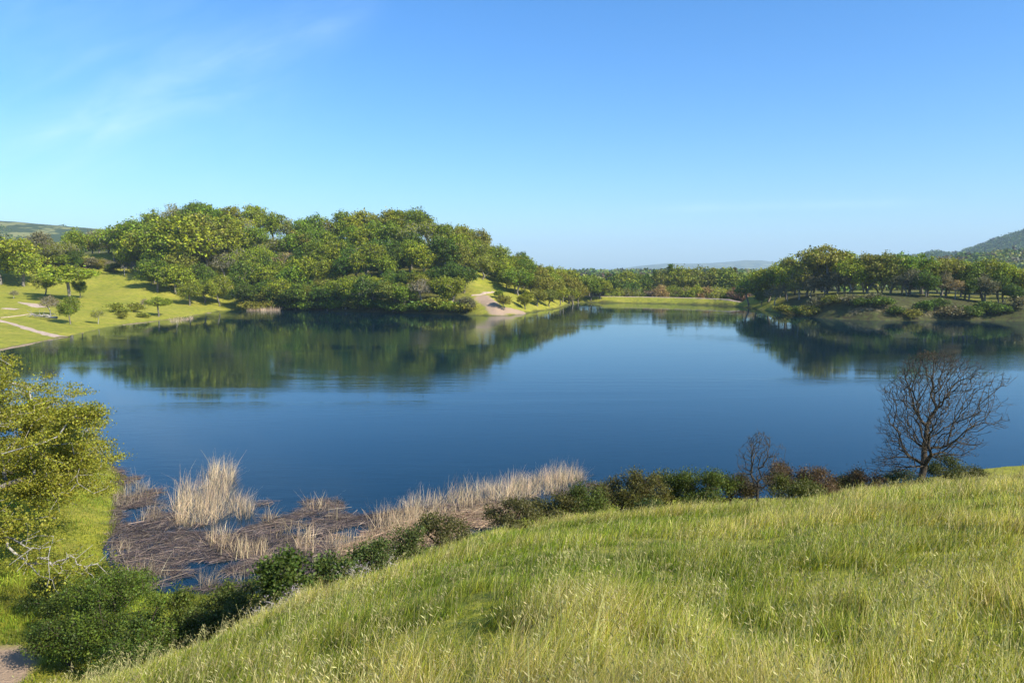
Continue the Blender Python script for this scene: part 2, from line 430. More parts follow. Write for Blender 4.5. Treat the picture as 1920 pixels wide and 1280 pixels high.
def dirt_mat():
    m, t = newmat('dirt')
    out = nd(t, 'ShaderNodeOutputMaterial')
    geo = nd(t, 'ShaderNodeNewGeometry')
    n = noise(t, geo.outputs['Position'], 1.2, 8, 0.7)
    c = ramp(t, n, [(0.3, (0.30, 0.2, 0.13)), (0.5, (0.46, 0.34, 0.25)), (0.7, (0.55, 0.43, 0.33))])
    p = nd(t, 'ShaderNodeBsdfPrincipled'); p.inputs['Roughness'].default_value = 0.95
    t.links.new(c, p.inputs['Base Color'])
    b = nd(t, 'ShaderNodeBump'); b.inputs['Strength'].default_value = 0.7; b.inputs['Distance'].default_value = 0.1
    t.links.new(n, b.inputs['Height']); t.links.new(b.outputs[0], p.inputs['Normal'])
    t.links.new(p.outputs[0], out.inputs['Surface'])
    return m
M_DIRT = dirt_mat()
def water_mat():
    m, t = newmat('lake_water')
    out = nd(t, 'ShaderNodeOutputMaterial')
    geo = nd(t, 'ShaderNodeNewGeometry')
    mpn = nd(t, 'ShaderNodeMapping'); mpn.inputs['Scale'].default_value = (0.55, 1.6, 1); mpn.inputs['Rotation'].default_value = (0, 0, R(8))
    t.links.new(geo.outputs['Position'], mpn.inputs[0])
    fine = noise(t, mpn.outputs[0], 2.6, 3, 0.6)
    mid = noise(t, mpn.outputs[0], 0.7, 3, 0.5)
    mp2 = nd(t, 'ShaderNodeMapping'); mp2.inputs['Scale'].default_value = (0.35, 1.0, 1); mp2.inputs['Rotation'].default_value = (0, 0, R(-6))
    t.links.new(geo.outputs['Position'], mp2.inputs[0])
    patch = ramp(t, noise(t, mp2.outputs[0], 0.03, 4, 0.55, 0.8), [(0.46, (0.12, 0.12, 0.12)), (0.60, (1, 1, 1))])
    hgt = mth(t, 'MULTIPLY', mth(t, 'ADD', mth(t, 'MULTIPLY', fine, 0.35), mid), patch)
    b = nd(t, 'ShaderNodeBump'); b.inputs['Strength'].default_value = 1.0; b.inputs['Distance'].default_value = 0.02
    t.links.new(hgt, b.inputs['Height'])
    fr = nd(t, 'ShaderNodeFresnel'); fr.inputs['IOR'].default_value = 1.275
    t.links.new(b.outputs[0], fr.inputs['Normal'])
    df = nd(t, 'ShaderNodeBsdfDiffuse'); df.inputs['Color'].default_value = (0.001, 0.013, 0.022, 1)
    gl = nd(t, 'ShaderNodeBsdfGlossy'); gl.inputs['Roughness'].default_value = 0.04
    gl.inputs['Color'].default_value = (0.9, 0.98, 1.0, 1)
    t.links.new(b.outputs[0], gl.inputs['Normal'])
    mx = nd(t, 'ShaderNodeMixShader')
    t.links.new(fr.outputs[0], mx.inputs[0]); t.links.new(df.outputs[0], mx.inputs[1]); t.links.new(gl.outputs[0], mx.inputs[2])
    t.links.new(mx.outputs[0], out.inputs['Surface'])
    return m
M_WATER = water_mat()

# ------------------------------------------------------------------ ground sheet (log polar rings round the viewer) and water
def polar_sheet():
    front = np.radians(np.linspace(-52, 52, 520))
    back = np.radians(np.linspace(52, 308, 60))[1:-1]
    az = np.concatenate([front, back])
    rr = np.concatenate([[0.3], np.geomspace(0.8, 24, 190), np.geomspace(24, 420, 430)[1:], np.geomspace(420, 11600, 175)[1:]])
    A, Q = np.meshgrid(az, rr)
    X = (np.sin(A) * Q).ravel(); Y = (np.cos(A) * Q).ravel()
    d = sdist(X, Y)
    Z = height(X, Y, d)
    nr, na = len(rr), len(az)
    i = np.arange(nr - 1)[:, None] * na; j = np.arange(na)[None, :]; j2 = (j + 1) % na
    Fq = np.stack([i + j, i + na + j, i + na + j2, i + j2], -1).reshape(-1, 4)[:, ::-1]
    return X, Y, Z, d, Fq, nr, na
GX, GY, GZ, GD, GF, nr, na = polar_sheet()
def nearseg(X, Y, pts, w):
    P = np.array(pts); best = np.full(len(X), 1e9)
    for a, b in zip(P[:-1], P[1:]):
        D = b - a; t = np.clip(((X - a[0]) * D[0] + (Y - a[1]) * D[1]) / max((D ** 2).sum(), 1e-6), 0, 1)
        best = np.minimum(best, np.hypot(X - a[0] - t * D[0], Y - a[1] - t * D[1]))
    return np.clip(1.0 - 0.5 * best / w, 0, 1)
mask = np.zeros((len(GX), 3), np.float32)
shore_mud = np.clip(1 - GD / np.where(GY < 70, 0.7, 1.4), 0, 1) * 0.75
red = np.where((GX < -60) & (GY < 240), shore_mud * 0.8, shore_mud * 0.35)
land = hit(935, 585)
for pts, w in [([hit(905, 560)[:2], hit(922, 572)[:2], hit(935, 588)[:2]], 2.6), ([hit(930, 586)[:2], hit(975, 586)[:2]], 2.2)]:
    red = np.maximum(red, nearseg(GX, GY, pts, w))
for pts, w in [([hit(1600, 592)[:2], hit(1660, 585)[:2], hit(1740, 590)[:2], hit(1800, 594)[:2]], 4.0)]:
    red = np.maximum(red, nearseg(GX, GY, pts, w) * 0.45)
red = np.maximum(red, np.clip(1 - np.hypot((GX + 16.2) / 2.6, (GY - 21.0) / 3.0), 0, 1) * 1.4)
red = np.where((GX > 60) & (GY > 150) & (GY < 280), np.minimum(red, 0.5), red)
mask[:, 0] = np.clip(red, 0, 1)
az_ = GX / np.maximum(GY, 1)
pxg = az_ * FPX + 960
sm = lambda v, a, b: np.clip((v - a) / (b - a), 0, 1)
wooded = sm(pxg + 60 * fbm(GX, GY, 25, 3, 71), 430, 500) * (1 - sm(pxg, 860, 910)) * (GY > 225) * (GY < 460) * (0.62 + 0.4 * fbm(GX, GY, 20, 3, 73) + 0.4 * (GD < 10)) + sm(pxg, 1440, 1500) * (pxg < 2300) * (GY > 150) * (GY < 300) * np.where(GD < 16, 1.15, 0.5 + 0.5 * fbm(GX, GY, 12, 3, 75)) + sm(GY, 325, 350) * 0.7  # peninsula bank: brown floor, with the bank's tree shade also put into its colour
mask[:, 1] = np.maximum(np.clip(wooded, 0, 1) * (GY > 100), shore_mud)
mask[:, 2] = np.clip((GY - 520) / 250, 0, 1)
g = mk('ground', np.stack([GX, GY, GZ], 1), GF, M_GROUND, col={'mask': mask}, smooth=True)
tag(g, kind='structure')
wv = [(-260, 18, 0), (320, 18, 0), (320, 345, 0), (-260, 345, 0)]
w = mk('water', wv, [[0, 1, 2, 3]], M_WATER)
tag(w, kind='structure')

def path_strip(name, pts, widths, lift=0.05, step=0.6):
    P = [np.array(p[:2]) for p in pts]
    out = []; ws = []
    for i in range(len(P) - 1):
        n = max(2, int(np.linalg.norm(P[i + 1] - P[i]) / step))
        for k in range(n):
            t = k / n; out.append(P[i] * (1 - t) + P[i + 1] * t); ws.append(widths[i] * (1 - t) + widths[i + 1] * t)
    out.append(P[-1]); ws.append(widths[-1]); out = np.array(out); ws = np.array(ws)
    for _ in range(6):
        out[1:-1] = (out[:-2] + out[1:-1] * 2 + out[2:]) / 4
    T = np.gradient(out, axis=0); T /= np.linalg.norm(T, axis=1)[:, None] + 1e-9
    N = np.stack([-T[:, 1], T[:, 0]], 1)
    wn = ws * (1 + 0.5 * fbm(out[:, 0], out[:, 1], 3, 3, 11))
    m_ = 9; lat = np.linspace(-1, 1, m_)
    XY = out[:, None, :] + N[:, None, :] * (lat[None, :, None] * wn[:, None, None] / 2)
    X = XY[..., 0].ravel(); Y = XY[..., 1].ravel()
    Z = height(X, Y) + lift - np.tile(np.abs(lat) ** 4 * (lift + 0.06), len(out))
    i = np.arange(len(out) - 1)[:, None] * m_; j = np.arange(m_ - 1)[None, :]
    Fq = np.stack([i + j, i + j + 1, i + m_ + j + 1, i + m_ + j], -1).reshape(-1, 4)
    o = mk(name, np.stack([X, Y, Z], 1), Fq, M_DIRT, smooth=True)
    return tag(o, kind='structure')
path_strip('path', [hit(-40, 592), hit(20, 606), hit(60, 619), hit(100, 630), hit(118, 632)], [2.2, 2.2, 2.2, 3.0, 4], 0.12)
path_strip('path', [hit(0, 596.5), hit(40, 592), hit(62, 589)], [0.7, 0.7, 0.6], 0.1)
path_strip('path', [hit(8, 578), hit(34, 581)], [4, 2.4], 0.1)
path_strip('path', [hit(36, 567), hit(60, 571), hit(80, 577)], [1.5, 5, 3.5], 0.1)
path_strip('path', [hit(172, 495), hit(158, 503)], [1.2, 1.2], 0.12)
path_strip('path', [hit(240, 574), hit(262, 571), hit(290, 568)], [0.8, 0.8, 0.8], 0.1)
path_strip('path', [hit(884, 555), hit(905, 553), hit(925, 548)], [1.6, 2.0, 1.5], 0.12)
dc = [(x, float(np.interp(x, DAMX, DAMY)) + 6.8) for x in np.linspace(pxw(1095, 312)[0], pxw(1392, 280)[0], 9)]
path_strip('path', dc, [1.6] * 9, 0.12)

# ------------------------------------------------------------------ trees
def unit(v): return v / (np.linalg.norm(v, axis=-1, keepdims=True) + 1e-9)
def skeleton(root, pts, bf):
    """spanning tree over attractor points, balanced between short wood and direct paths"""
    P = [np.array(p, float) for p in root]; par = [-1] + list(range(len(root) - 1))
    pl = [0.0]
    for i in range(1, len(root)): pl.append(pl[-1] + np.linalg.norm(P[i] - P[i - 1]))
    pts = np.array(pts); n = len(pts)
    best = np.full(n, 1e9); bp = np.zeros(n, int); bd = np.zeros(n)
    def upd(k):
        d = np.linalg.norm(pts - P[k], axis=1); c = d + bf * (pl[k] + d)
        if k < len(root) - 1: c = c + 0.6 + (2.0 if k == 0 else 0)
        msk = c < best
        best[msk] = c[msk]; bp[msk] = k; bd[msk] = d[msk]
    for k in range(len(root)): upd(k)
    alive = np.ones(n, bool)
    for _ in range(n):
        c = np.where(alive, best, 1e9); i = int(np.argmin(c)); alive[i] = False
        P.append(pts[i]); par.append(int(bp[i])); pl.append(pl[bp[i]] + bd[i]); upd(len(P) - 1)
    return np.array(P), np.array(par), np.array(pl)
def tubes(P, par, rad, sides=5, sub=1, taper_root=True):
    V = []; Fq = []; nv = 0
    ang = np.linspace(0, 2 * np.pi, sides, endpoint=False)
    ca, sa = np.cos(ang), np.sin(ang)
    for i in range(len(P)):
        p = par[i]
        if p < 0: continue
        a, b = P[p], P[i]; L = np.linalg.norm(b - a)
        if L < 1e-4: continue
        d = (b - a)
        if par[p] >= 0: t0 = unit(P[p] - P[par[p]]) * L
        else: t0 = d
        t0 = 0.3 * t0 + 0.7 * d
        ts = np.linspace(0, 1, sub + 1)[:, None]
        h00 = 2 * ts ** 3 - 3 * ts ** 2 + 1; h10 = ts ** 3 - 2 * ts ** 2 + ts; h01 = -2 * ts ** 3 + 3 * ts ** 2; h11 = ts ** 3 - ts ** 2
        C = h00 * a + h10 * t0 + h01 * b + h11 * d
        r0 = min(rad[p], rad[i] * 1.35); rs = r0 * (1 - ts[:, 0]) + rad[i] * ts[:, 0]
        T = unit(np.gradient(C, axis=0)) if sub > 0 else unit(d)[None]
        ref = np.array([1.0, 0, 0]) if abs(T[0, 0]) < 0.8 else np.array([0, 1.0, 0])
        Uv = unit(np.cross(T, ref)); Wv = np.cross(T, Uv)
        ring = C[:, None, :] + rs[:, None, None] * (Uv[:, None, :] * ca[None, :, None] + Wv[:, None, :] * sa[None, :, None])
        V.append(ring.reshape(-1, 3))
        for s_ in range(sub):
            o = nv + s_ * sides
            for k in range(sides):
                k2 = (k + 1) % sides
                Fq.append((o + k, o + k2, o + sides + k2, o + sides + k))
        nv += (sub + 1) * sides
    return np.concatenate(V), np.array(Fq)
def radii(P, par, r_base, r_tip, ex=2.3):
    n = len(P); s_ = np.zeros(n)
    for i in range(n - 1, -1, -1):
        if s_[i] == 0: s_[i] = r_tip ** ex
        if par[i] >= 0: s_[par[i]] += s_[i]
    r = s_ ** (1 / ex)
    k = math.log(r_base / r_tip) / math.log(max(r[0] / r_tip, 1.01))
    return r_tip * (r / r_tip) ** k
def leaves(centers, n, spread, size, g, up=0.5, flat=0.6, aspect=0.6, sizevar=0.35):
    m = len(centers); C = np.repeat(centers, n, 0)
    off = g.normal(0, 1, (m * n, 3)) * np.array([spread, spread, spread * flat])
    C = C + off
    nrm = unit(g.normal(0, 1, (m * n, 3)) + np.array([0, 0, up]))
    a = unit(np.cross(nrm, g.normal(0, 1, (m * n, 3)))); b = np.cross(nrm, a)
    sz = size * (1 + sizevar * g.normal(0, 1, m * n)).clip(0.4, 2)[:, None]
    v0 = C - a * sz * 0.5; v2 = C + a * sz * 0.5
    v1 = C + b * sz * aspect * 0.5 + nrm * sz * 0.12; v3 = C - b * sz * aspect * 0.5 + nrm * sz * 0.12
    V = np.stack([v0, v1, v2, v3], 1).reshape(-1, 3)
    Fq = np.arange(m * n * 4).reshape(-1, 4)
    return V, Fq
def lobed_points(g, n, rx, rz, zc, lobes, lr, flatb=-0.25, shell=0.45):
    """points in a lumpy crown: union of lobes laid on an ellipsoid"""
    Ls = []
    for _ in range(lobes):
        v = g.normal(0, 1, 3); v[2] = abs(v[2]) * 0.9 - 0.25; v /= np.linalg.norm(v)
        Ls.append(v * np.array([rx, rx, rz]) * (1 - lr * 0.85) + np.array([0, 0, zc]))
    Ls.append(np.array([0, 0, zc])); Ls = np.array(Ls)
    out = []
    while len(out) < n:
        c = Ls[g.integers(len(Ls))]; v = g.normal(0, 1, 3); v /= np.linalg.norm(v)
        r = (shell + (1 - shell) * g.random()) * lr
        p = c + v * r * np.array([rx, rx, rz])
        if p[2] < zc + flatb * rz: continue
        out.append(p)
    return np.array(out)
def put_tree(name, V, Fq, LV, LF, mwood, loc=(0, 0, 0), trunk='trunk', crown='crown', mleaf=None):
    rt = empty(name, loc)
    t_ = mk(trunk, V, Fq, mwood, rt, smooth=True)
    c_ = mk(crown, LV, LF, mleaf or M_LEAF, rt)
    return rt, t_, c_
# prototypes, each of height about 1.0 x H metres
PROTO = {}
def oak_proto(seed, H=10.0, rx=4.8, rz=3.4, zc=6.0, nb=150, nl=26, ls=0.42, lobes=9, trunk_h=2.4, lean=0.4, spread=0.5, flatb=-0.3, rb=0.3, lr=0.42):
    g = np.random.default_rng(seed)
    pts = lobed_points(g, nb, rx, rz, zc, lobes, lr, flatb)
    l = g.normal(0, lean, 2)
    root = [(0, 0, -0.6), (l[0] * .2, l[1] * .2, trunk_h * 0.5), (l[0], l[1], trunk_h)]
    P, par, pl = skeleton(root, pts, 0.35)
    r = radii(P, par, rb, 0.035)
    V, Fq = tubes(P, par, r, 5, 2)
    LV, LF = leaves(P[3:], nl, spread, ls, g, up=0.45, flat=0.7)
    return V, Fq, LV, LF
def conifer_proto(seed, H=14.0, rx=2.2, nl=3000, ls=0.4):
    g = np.random.default_rng(seed)
    root = [(0, 0, -0.5)] + [(g.normal(0, .05), g.normal(0, .05), H * k / 8) for k in range(1, 9)]
    pts = []
    for z in np.linspace(H * 0.12, H * 0.98, 26):
        R_ = rx * (1 - z / H) ** 0.7 * g.uniform(0.75, 1.15) + 0.15
        for a in g.uniform(0, 6.28, 6):
            pts.append((R_ * math.cos(a), R_ * math.sin(a), z - R_ * 0.15))
    P = [np.array(p) for p in root]; par = [-1] + list(range(len(root) - 1))
    for p in pts:
        k = min(range(1, len(root)), key=lambda q: abs(root[q][2] - p[2] - 0.3)); P.append(np.array(p)); par.append(k)
    P = np.array(P); par = np.array(par)
    r = np.where(np.arange(len(P)) < len(root), 0.22 * (1 - np.clip(P[:, 2], 0, H) / H) + 0.03, 0.03)
    V, Fq = tubes(P, par, r, 5, 1)
    a_ = np.repeat(P[len(root):], 2, 0); k = g.random(len(a_))[:, None]
    C = a_ * np.concatenate([1 - 0.6 * k, 1 - 0.6 * k, np.ones_like(k)], 1)
    LV, LF = leaves(C, nl // len(C) + 1, 0.32, ls, g, up=0.2, flat=0.7)
    return V, Fq, LV, LF
def bush_proto(seed, rx=1.6, H=1.8, nb=70, nl=30, ls=0.22, spread=0.28):
    g = np.random.default_rng(seed)
    pts = lobed_points(g, nb, rx, H * 0.55, H * 0.48, 7, 0.45, -0.75)
    pts[:, 2] = np.maximum(pts[:, 2], 0.12)
    root = [(0, 0, -0.2), (0, 0, 0.15)]
    P, par, pl = skeleton(root, pts, 0.6)
    r = radii(P, par, 0.06, 0.012)
    V, Fq = tubes(P, par, r, 4, 1)
    LV, LF = leaves(P[2:], nl, spread, ls, g, up=0.5, flat=0.8)
    return V, Fq, LV, LF
def snag_proto(seed, H=8.0, rx=3.0, nb=220, rb=0.22, tip=0.025, bf=0.5, zc=0.55):
    g = np.random.default_rng(seed)
    pts = lobed_points(g, nb, rx, H * 0.42, H * zc, 6, 0.5, -0.6, 0.1)
    root = [(0, 0, -0.4), (0.1, 0, H * 0.1), (0.15, 0.1, H * 0.2)]
    P, par, pl = skeleton(root, pts, bf)
    r = radii(P, par, rb, tip)
    thr = rb * 0.3
    big = r[:] >= thr
    return P, par, r
protos = {}
def reg(kind, data, mwood):
    protos.setdefault(kind, []).append((data, mwood, []))
for s_ in range(8): reg('oak', oak_proto(20 + s_, rx=4.9 + 0.5 * (s_ % 3), rz=4.7 + 0.3 * (s_ % 2), zc=5.6, lobes=8 + s_ % 4, nb=300, nl=22, ls=0.41, spread=0.46, flatb=-0.7, lr=0.46, trunk_h=1.7), M_BARK)
for s_ in range(3): reg('sparse', oak_proto(50 + s_, nb=300, nl=9, ls=0.36, spread=0.5, rx=5.0, rz=4.0, zc=5.6, flatb=-0.6, lobes=12, rb=0.26), M_BARKG)
for s_ in range(3): reg('umbrella', oak_proto(60 + s_, rx=5.6, rz=3.2, zc=6.6, trunk_h=2.7, nb=250, flatb=-0.5, nl=23, ls=0.41, spread=0.46, lobes=9, lr=0.42), M_BARK)
for s_ in range(3): reg('low', oak_proto(70 + s_, rx=4.9, rz=4.6, zc=4.9, trunk_h=1.0, nb=280, flatb=-0.9, nl=22, ls=0.41, spread=0.46, lobes=9, lr=0.44), M_BARK)
for s_ in range(3): reg('conifer', conifer_proto(80 + s_, rx=2.0 + 0.4 * s_), M_BARKD)
for s_ in range(3): reg('bush', bush_proto(90 + s_, rx=2.2, H=2.4, ls=0.3, nb=60, nl=24, spread=0.34), M_BARKD)
def branch_split(P, par, r, thr, sides=5, sub=2):
    """wood thicker than thr = trunk, the rest = twigs"""
    big = np.where(r >= thr)[0]; allp = np.arange(len(P))
    def sel(mask):
        pr = np.where(mask, par, -1); return pr
    pr1 = np.where(r >= thr, par, -1); pr2 = np.where(r < thr, par, -1)
    def tb(pr, sd, sb):
        P2 = P; par2 = pr.copy()
        V = []; Fq = []
        idx = [i for i in allp if par2[i] >= 0]
        # keep true parents for tangents
        return tubes_sel(P, par, r, idx, sd, sb)
    return tb(pr1, sides, sub), tb(pr2, 3 if sides < 6 else 4, 1)
def tubes_sel(P, par, r, idx, sides, sub):
    keep = set(int(i) for i in idx)
    p2 = par.copy()
    Vs, Fs = [], []
    nv = 0
    ang = np.linspace(0, 2 * np.pi, sides, endpoint=False); ca, sa = np.cos(ang), np.sin(ang)
    for i in idx:
        p = par[i]; a, b = P[p], P[i]; L = np.linalg.norm(b - a)
        if L < 1e-4: continue
        d = b - a; t0 = (unit(P[p] - P[par[p]]) * L if par[p] >= 0 else d) * 0.3 + 0.7 * d
        ts = np.linspace(0, 1, sub + 1)[:, None]
        C = (2 * ts ** 3 - 3 * ts ** 2 + 1) * a + (ts ** 3 - 2 * ts ** 2 + ts) * t0 + (-2 * ts ** 3 + 3 * ts ** 2) * b + (ts ** 3 - ts ** 2) * d
        r0 = min(r[p], r[i] * 1.35); rs = r0 * (1 - ts[:, 0]) + r[i] * ts[:, 0]
        T = unit(np.gradient(C, axis=0))
        ref = np.array([1.0, 0, 0]) if abs(T[0, 0]) < 0.8 else np.array([0, 1.0, 0])
        U = unit(np.cross(T, ref)); Wv = np.cross(T, U)
        Vs.append((C[:, None, :] + rs[:, None, None] * (U[:, None, :] * ca[None, :, None] + Wv[:, None, :] * sa[None, :, None])).reshape(-1, 3))
        for s_ in range(sub):
            o = nv + s_ * sides
            for k in range(sides):
                k2 = (k + 1) % sides; Fs.append((o + k, o + k2, o + sides + k2, o + sides + k))
        nv += (sub + 1) * sides
    return np.concatenate(Vs), np.array(Fs)
for s_ in range(3):
    P, par, r = snag_proto(100 + s_)
    (V1, F1), (V2, F2) = branch_split(P, par, r, 0.09, 5, 2)
    protos.setdefault('snag', []).append(((V1, F1, V2, F2), M_BARKG, []))
PCOL = {'green': (0.135, 0.195, 0.014), 'dark': (0.075, 0.125, 0.012), 'yellow': (0.215, 0.245, 0.018), 'olive': (0.185, 0.195, 0.026), 'buff': (0.26, 0.20, 0.08), 'mid': (0.18, 0.22, 0.015), 'pink': (0.22, 0.15, 0.10), 'gray': (0.16, 0.15, 0.085)}
prnd = random.Random(5)
def plant(kind, x, y, z=None, h=10.0, color='green', label=None, cat='tree', group=None, name='oak_tree', wid=1.0, rz=None, idx=None, nominal=None, jit=0.16):
    nominal = {'conifer': 14.0, 'bush': 2.4, 'snag': 8.0}.get(kind, 10.0)
    lst = protos[kind]
    (data, mw, obs) = lst[prnd.randrange(len(lst)) if idx is None else idx]
    if z is None: z = h1(x, y)
    s_ = h / nominal
    rt = empty(name, (x, y, z - 0.1 * s_), prnd.uniform(0, 6.28) if rz is None else rz, (s_ * wid, s_ * wid, s_))
    crownn = 'crown' if kind == 'snag' else ('foliage' if kind == 'bush' else 'crown')
    trn = 'stem' if kind == 'bush' else 'trunk'
    if not obs:
        V, Fq, LV, LF = data
        t_ = mk(trn, V, Fq, mw, rt, smooth=True)
        c_ = mk(crownn, LV, LF, mw if kind == 'snag' else M_LEAF, rt)
        obs.append((t_.data, c_.data))
    else:
        t_ = bpy.data.objects.new(trn, obs[0][0]); COL.objects.link(t_); t_.parent = rt
        c_ = bpy.data.objects.new(crownn, obs[0][1]); COL.objects.link(c_); c_.parent = rt
    b = PCOL[color]; b = (b[0] * 1.25, b[1] * 1.2, b[2]); v = prnd.uniform(1 - jit, 1 + jit); wv_ = prnd.uniform(-0.1, 0.1)
    c_.color = (b[0] * v * (1 + wv_), b[1] * v, b[2] * v, 1)
    tag(rt, label, cat, group)
    return rt
ORD = ['first', 'second', 'third', 'fourth', 'fifth', 'sixth', 'seventh', 'eighth', 'ninth', 'tenth', 'eleventh', 'twelfth', 'thirteenth', 'fourteenth', 'fifteenth', 'sixteenth',
       'seventeenth', 'eighteenth', 'nineteenth', 'twentieth', 'twenty-first', 'twenty-second', 'twenty-third', 'twenty-fourth', 'twenty-fifth', 'twenty-sixth', 'twenty-seventh', 'twenty-eighth', 'twenty-ninth', 'thirtieth']
CW = {'green': 'leafy green', 'dark': 'dark green', 'yellow': 'bright yellow-green', 'olive': 'dull olive', 'buff': 'buff-brown budding', 'mid': 'fresh green', 'pink': 'pinkish-brown bare', 'gray': 'greyish half-leafed'}

def row(pxs, Ys, hs, kinds, cols, where, group, name='oak_tree', noun='oak', wid=1.0, cat='tree', nominal=None):
    for i, px in enumerate(pxs):
        Y = Ys(px) + prnd.uniform(-2.5, 2.5)
        x, y = pxw(px, Y)
        k = prnd.choice(kinds); c = prnd.choice(cols)
        if k == 'sparse' and c in ('green', 'dark'): c = prnd.choice(['olive', 'gray', 'buff'])
        h = hs(px) * prnd.uniform(0.86, 1.14) * HS
        d0 = float(sdist(np.array([x]), np.array([y]))[0])
        if d0 < 0.8: y += (1.2 - d0); 
        plant(k, x, y, None, h, c, f'{CW[c]} {noun}, {ORD[i]} from the left {where}', cat, group, name, wid=wid * prnd.uniform(0.92, 1.1), nominal=nominal)
HS = 1.22
def frange(a, b, st, j=0.25):
    out = []; x = a
    while x <= b:
        out.append(x + prnd.uniform(-j, j) * st); x += st
    return out
itp = lambda xs, ys: (lambda p: float(np.interp(p, xs, ys)))

# wooded hill across the lake: rows from the skyline down to the waterline
HG = 'oaks of the wooded hill across the lake'
row(frange(268, 925, 30), itp([260, 400, 850, 930], [322, 320, 316, 306]), itp([260, 300, 340, 430, 470, 520, 560, 740, 800, 860, 925], [10, 12, 12.5, 11.5, 10, 10.5, 11.5, 11.5, 11, 10.5, 9]),
    ['oak', 'oak', 'oak', 'sparse'], ['green', 'mid', 'olive', 'green', 'yellow'], 'along the wooded hill skyline', HG)
row(frange(225, 915, 29), itp([225, 400, 915], [306, 302, 296]), itp([225, 915], [10.5, 10.5]),
    ['oak', 'oak', 'oak', 'sparse'], ['green', 'mid', 'green', 'olive', 'yellow'], 'just below the hill skyline', HG)
row([258, 292, 325, 362] + frange(395, 900, 29), itp([260, 350, 500, 915], [290, 289, 284, 280]), itp([240, 900], [10.5, 10]),
    ['oak', 'oak', 'low', 'sparse'], ['green', 'green', 'mid', 'dark', 'olive'], 'half way up the wooded hill', HG)
row([292, 340, 380] + frange(465, 880, 28), itp([292, 400, 500, 880], [272, 270, 268, 266]), itp([290, 880], [10, 10.5]),
    ['oak', 'low', 'low', 'oak'], ['dark', 'green', 'dark', 'mid', 'olive'], 'on the lower slope of the wooded hill', HG)
row(frange(452, 885, 31), itp([452, 600, 750, 885], [250, 248, 242, 236]), itp([450, 885], [9, 8.5]),
    ['low', 'low', 'oak', 'low', 'sparse'], ['dark', 'green', 'dark', 'mid', 'olive'], 'at the foot of the wooded hill', HG, wid=1.1)
row(frange(470, 880, 27), itp([452, 600, 750, 885], [259, 258, 252, 247]), itp([450, 885], [7, 7]),
    ['low', 'low', 'low', 'oak'], ['dark', 'green', 'dark', 'mid', 'yellow', 'olive'], 'in the undergrowth of the lower hill', HG, wid=1.15, noun='short oak')
# shrubs dipping into the water below the hill
row(frange(452, 890, 22), itp([452, 530, 600, 740, 885], [245, 244, 241.5, 235.5, 230]), itp([450, 885], [2.9, 2.9]),
    ['bush'], ['dark', 'dark', 'green', 'olive'], 'along the waterline under the hill', 'shrubs along the waterline under the wooded hill', 'waterside_shrub', 'shrub', 1.25, 'shrub', 2.4)
# right spur of the hill down to the dam
SG = 'oaks on the spur beside the dam'
row(frange(952, 1125, 25), itp([950, 1020, 1120], [292, 306, 326]), itp([950, 1120], [9.5, 8.5]), ['oak', 'low', 'oak'], ['olive', 'green', 'yellow'], 'atop the spur right of the landing', SG)
row(frange(960, 1150, 24), itp([950, 1040, 1150], [276, 292, 322]), itp([950, 1140], [9, 9]), ['oak', 'low'], ['mid', 'yellow', 'olive', 'green'], 'half way down the spur beside the dam', SG)
row(frange(972, 1100, 22), itp([960, 1000, 1040, 1100], [260, 268, 280, 314]), itp([970, 1100], [8, 8]), ['low', 'low', 'oak'], ['yellow', 'mid', 'olive', 'green'], 'low on the spur beside the dam', SG)
row([985, 1008, 1030, 1050, 1068], itp([985, 1010, 1045, 1068], [241, 254, 268, 298]), itp([970, 1070], [5.5, 6.5]), ['low', 'low', 'oak'], ['yellow', 'mid', 'olive', 'gray'], 'by the water right of the dirt landing', SG)
row([902, 916, 931, 946, 962, 978], itp([902, 980], [296, 282]), itp([900, 980], [9.5, 8.5]), ['oak', 'oak', 'low'], ['green', 'olive', 'mid'], 'on the saddle above the dirt landing', SG)
row([905, 950, 966], itp([902, 970], [276, 264]), itp([900, 970], [7.5, 6]), ['oak', 'low'], ['green', 'olive', 'mid'], 'on the slope just above the landing path', SG)
x, y, z = hit(925, 565); plant('low', x + 1.5, y + 6, None, 3.4, 'green', 'rounded green oak bush directly above the dirt landing', 'bush', None, 'oak_bush')
x, y, z = hit(945, 583); plant('oak', x, y, z, 5.0, 'olive', 'small multi-branched olive oak at the edge of the dirt landing', 'tree')
x, y, z = hit(875, 588); plant('low', x, y, None, 5.5, 'gray', 'scraggly greyish shrub at the water left of the dirt landing', 'shrub', None, 'waterside_shrub')
x, y, z = hit(1062, 560); plant('low', *pxw(1066, 296), None, 5.5, 'gray', 'grey-green willow drooping over the water beside the dam end', 'tree', None, 'willow_tree')
plant('snag', *pxw(938, 305), None, 10, 'gray', 'leafless grey tree against the sky right of the wooded hill', 'bare tree', None, 'bare_tree', nominal=8)
plant('umbrella', *pxw(972, 312), None, 12.5, 'dark', 'tall dark tree poking above the spur against the sky', 'tree', wid=0.7)

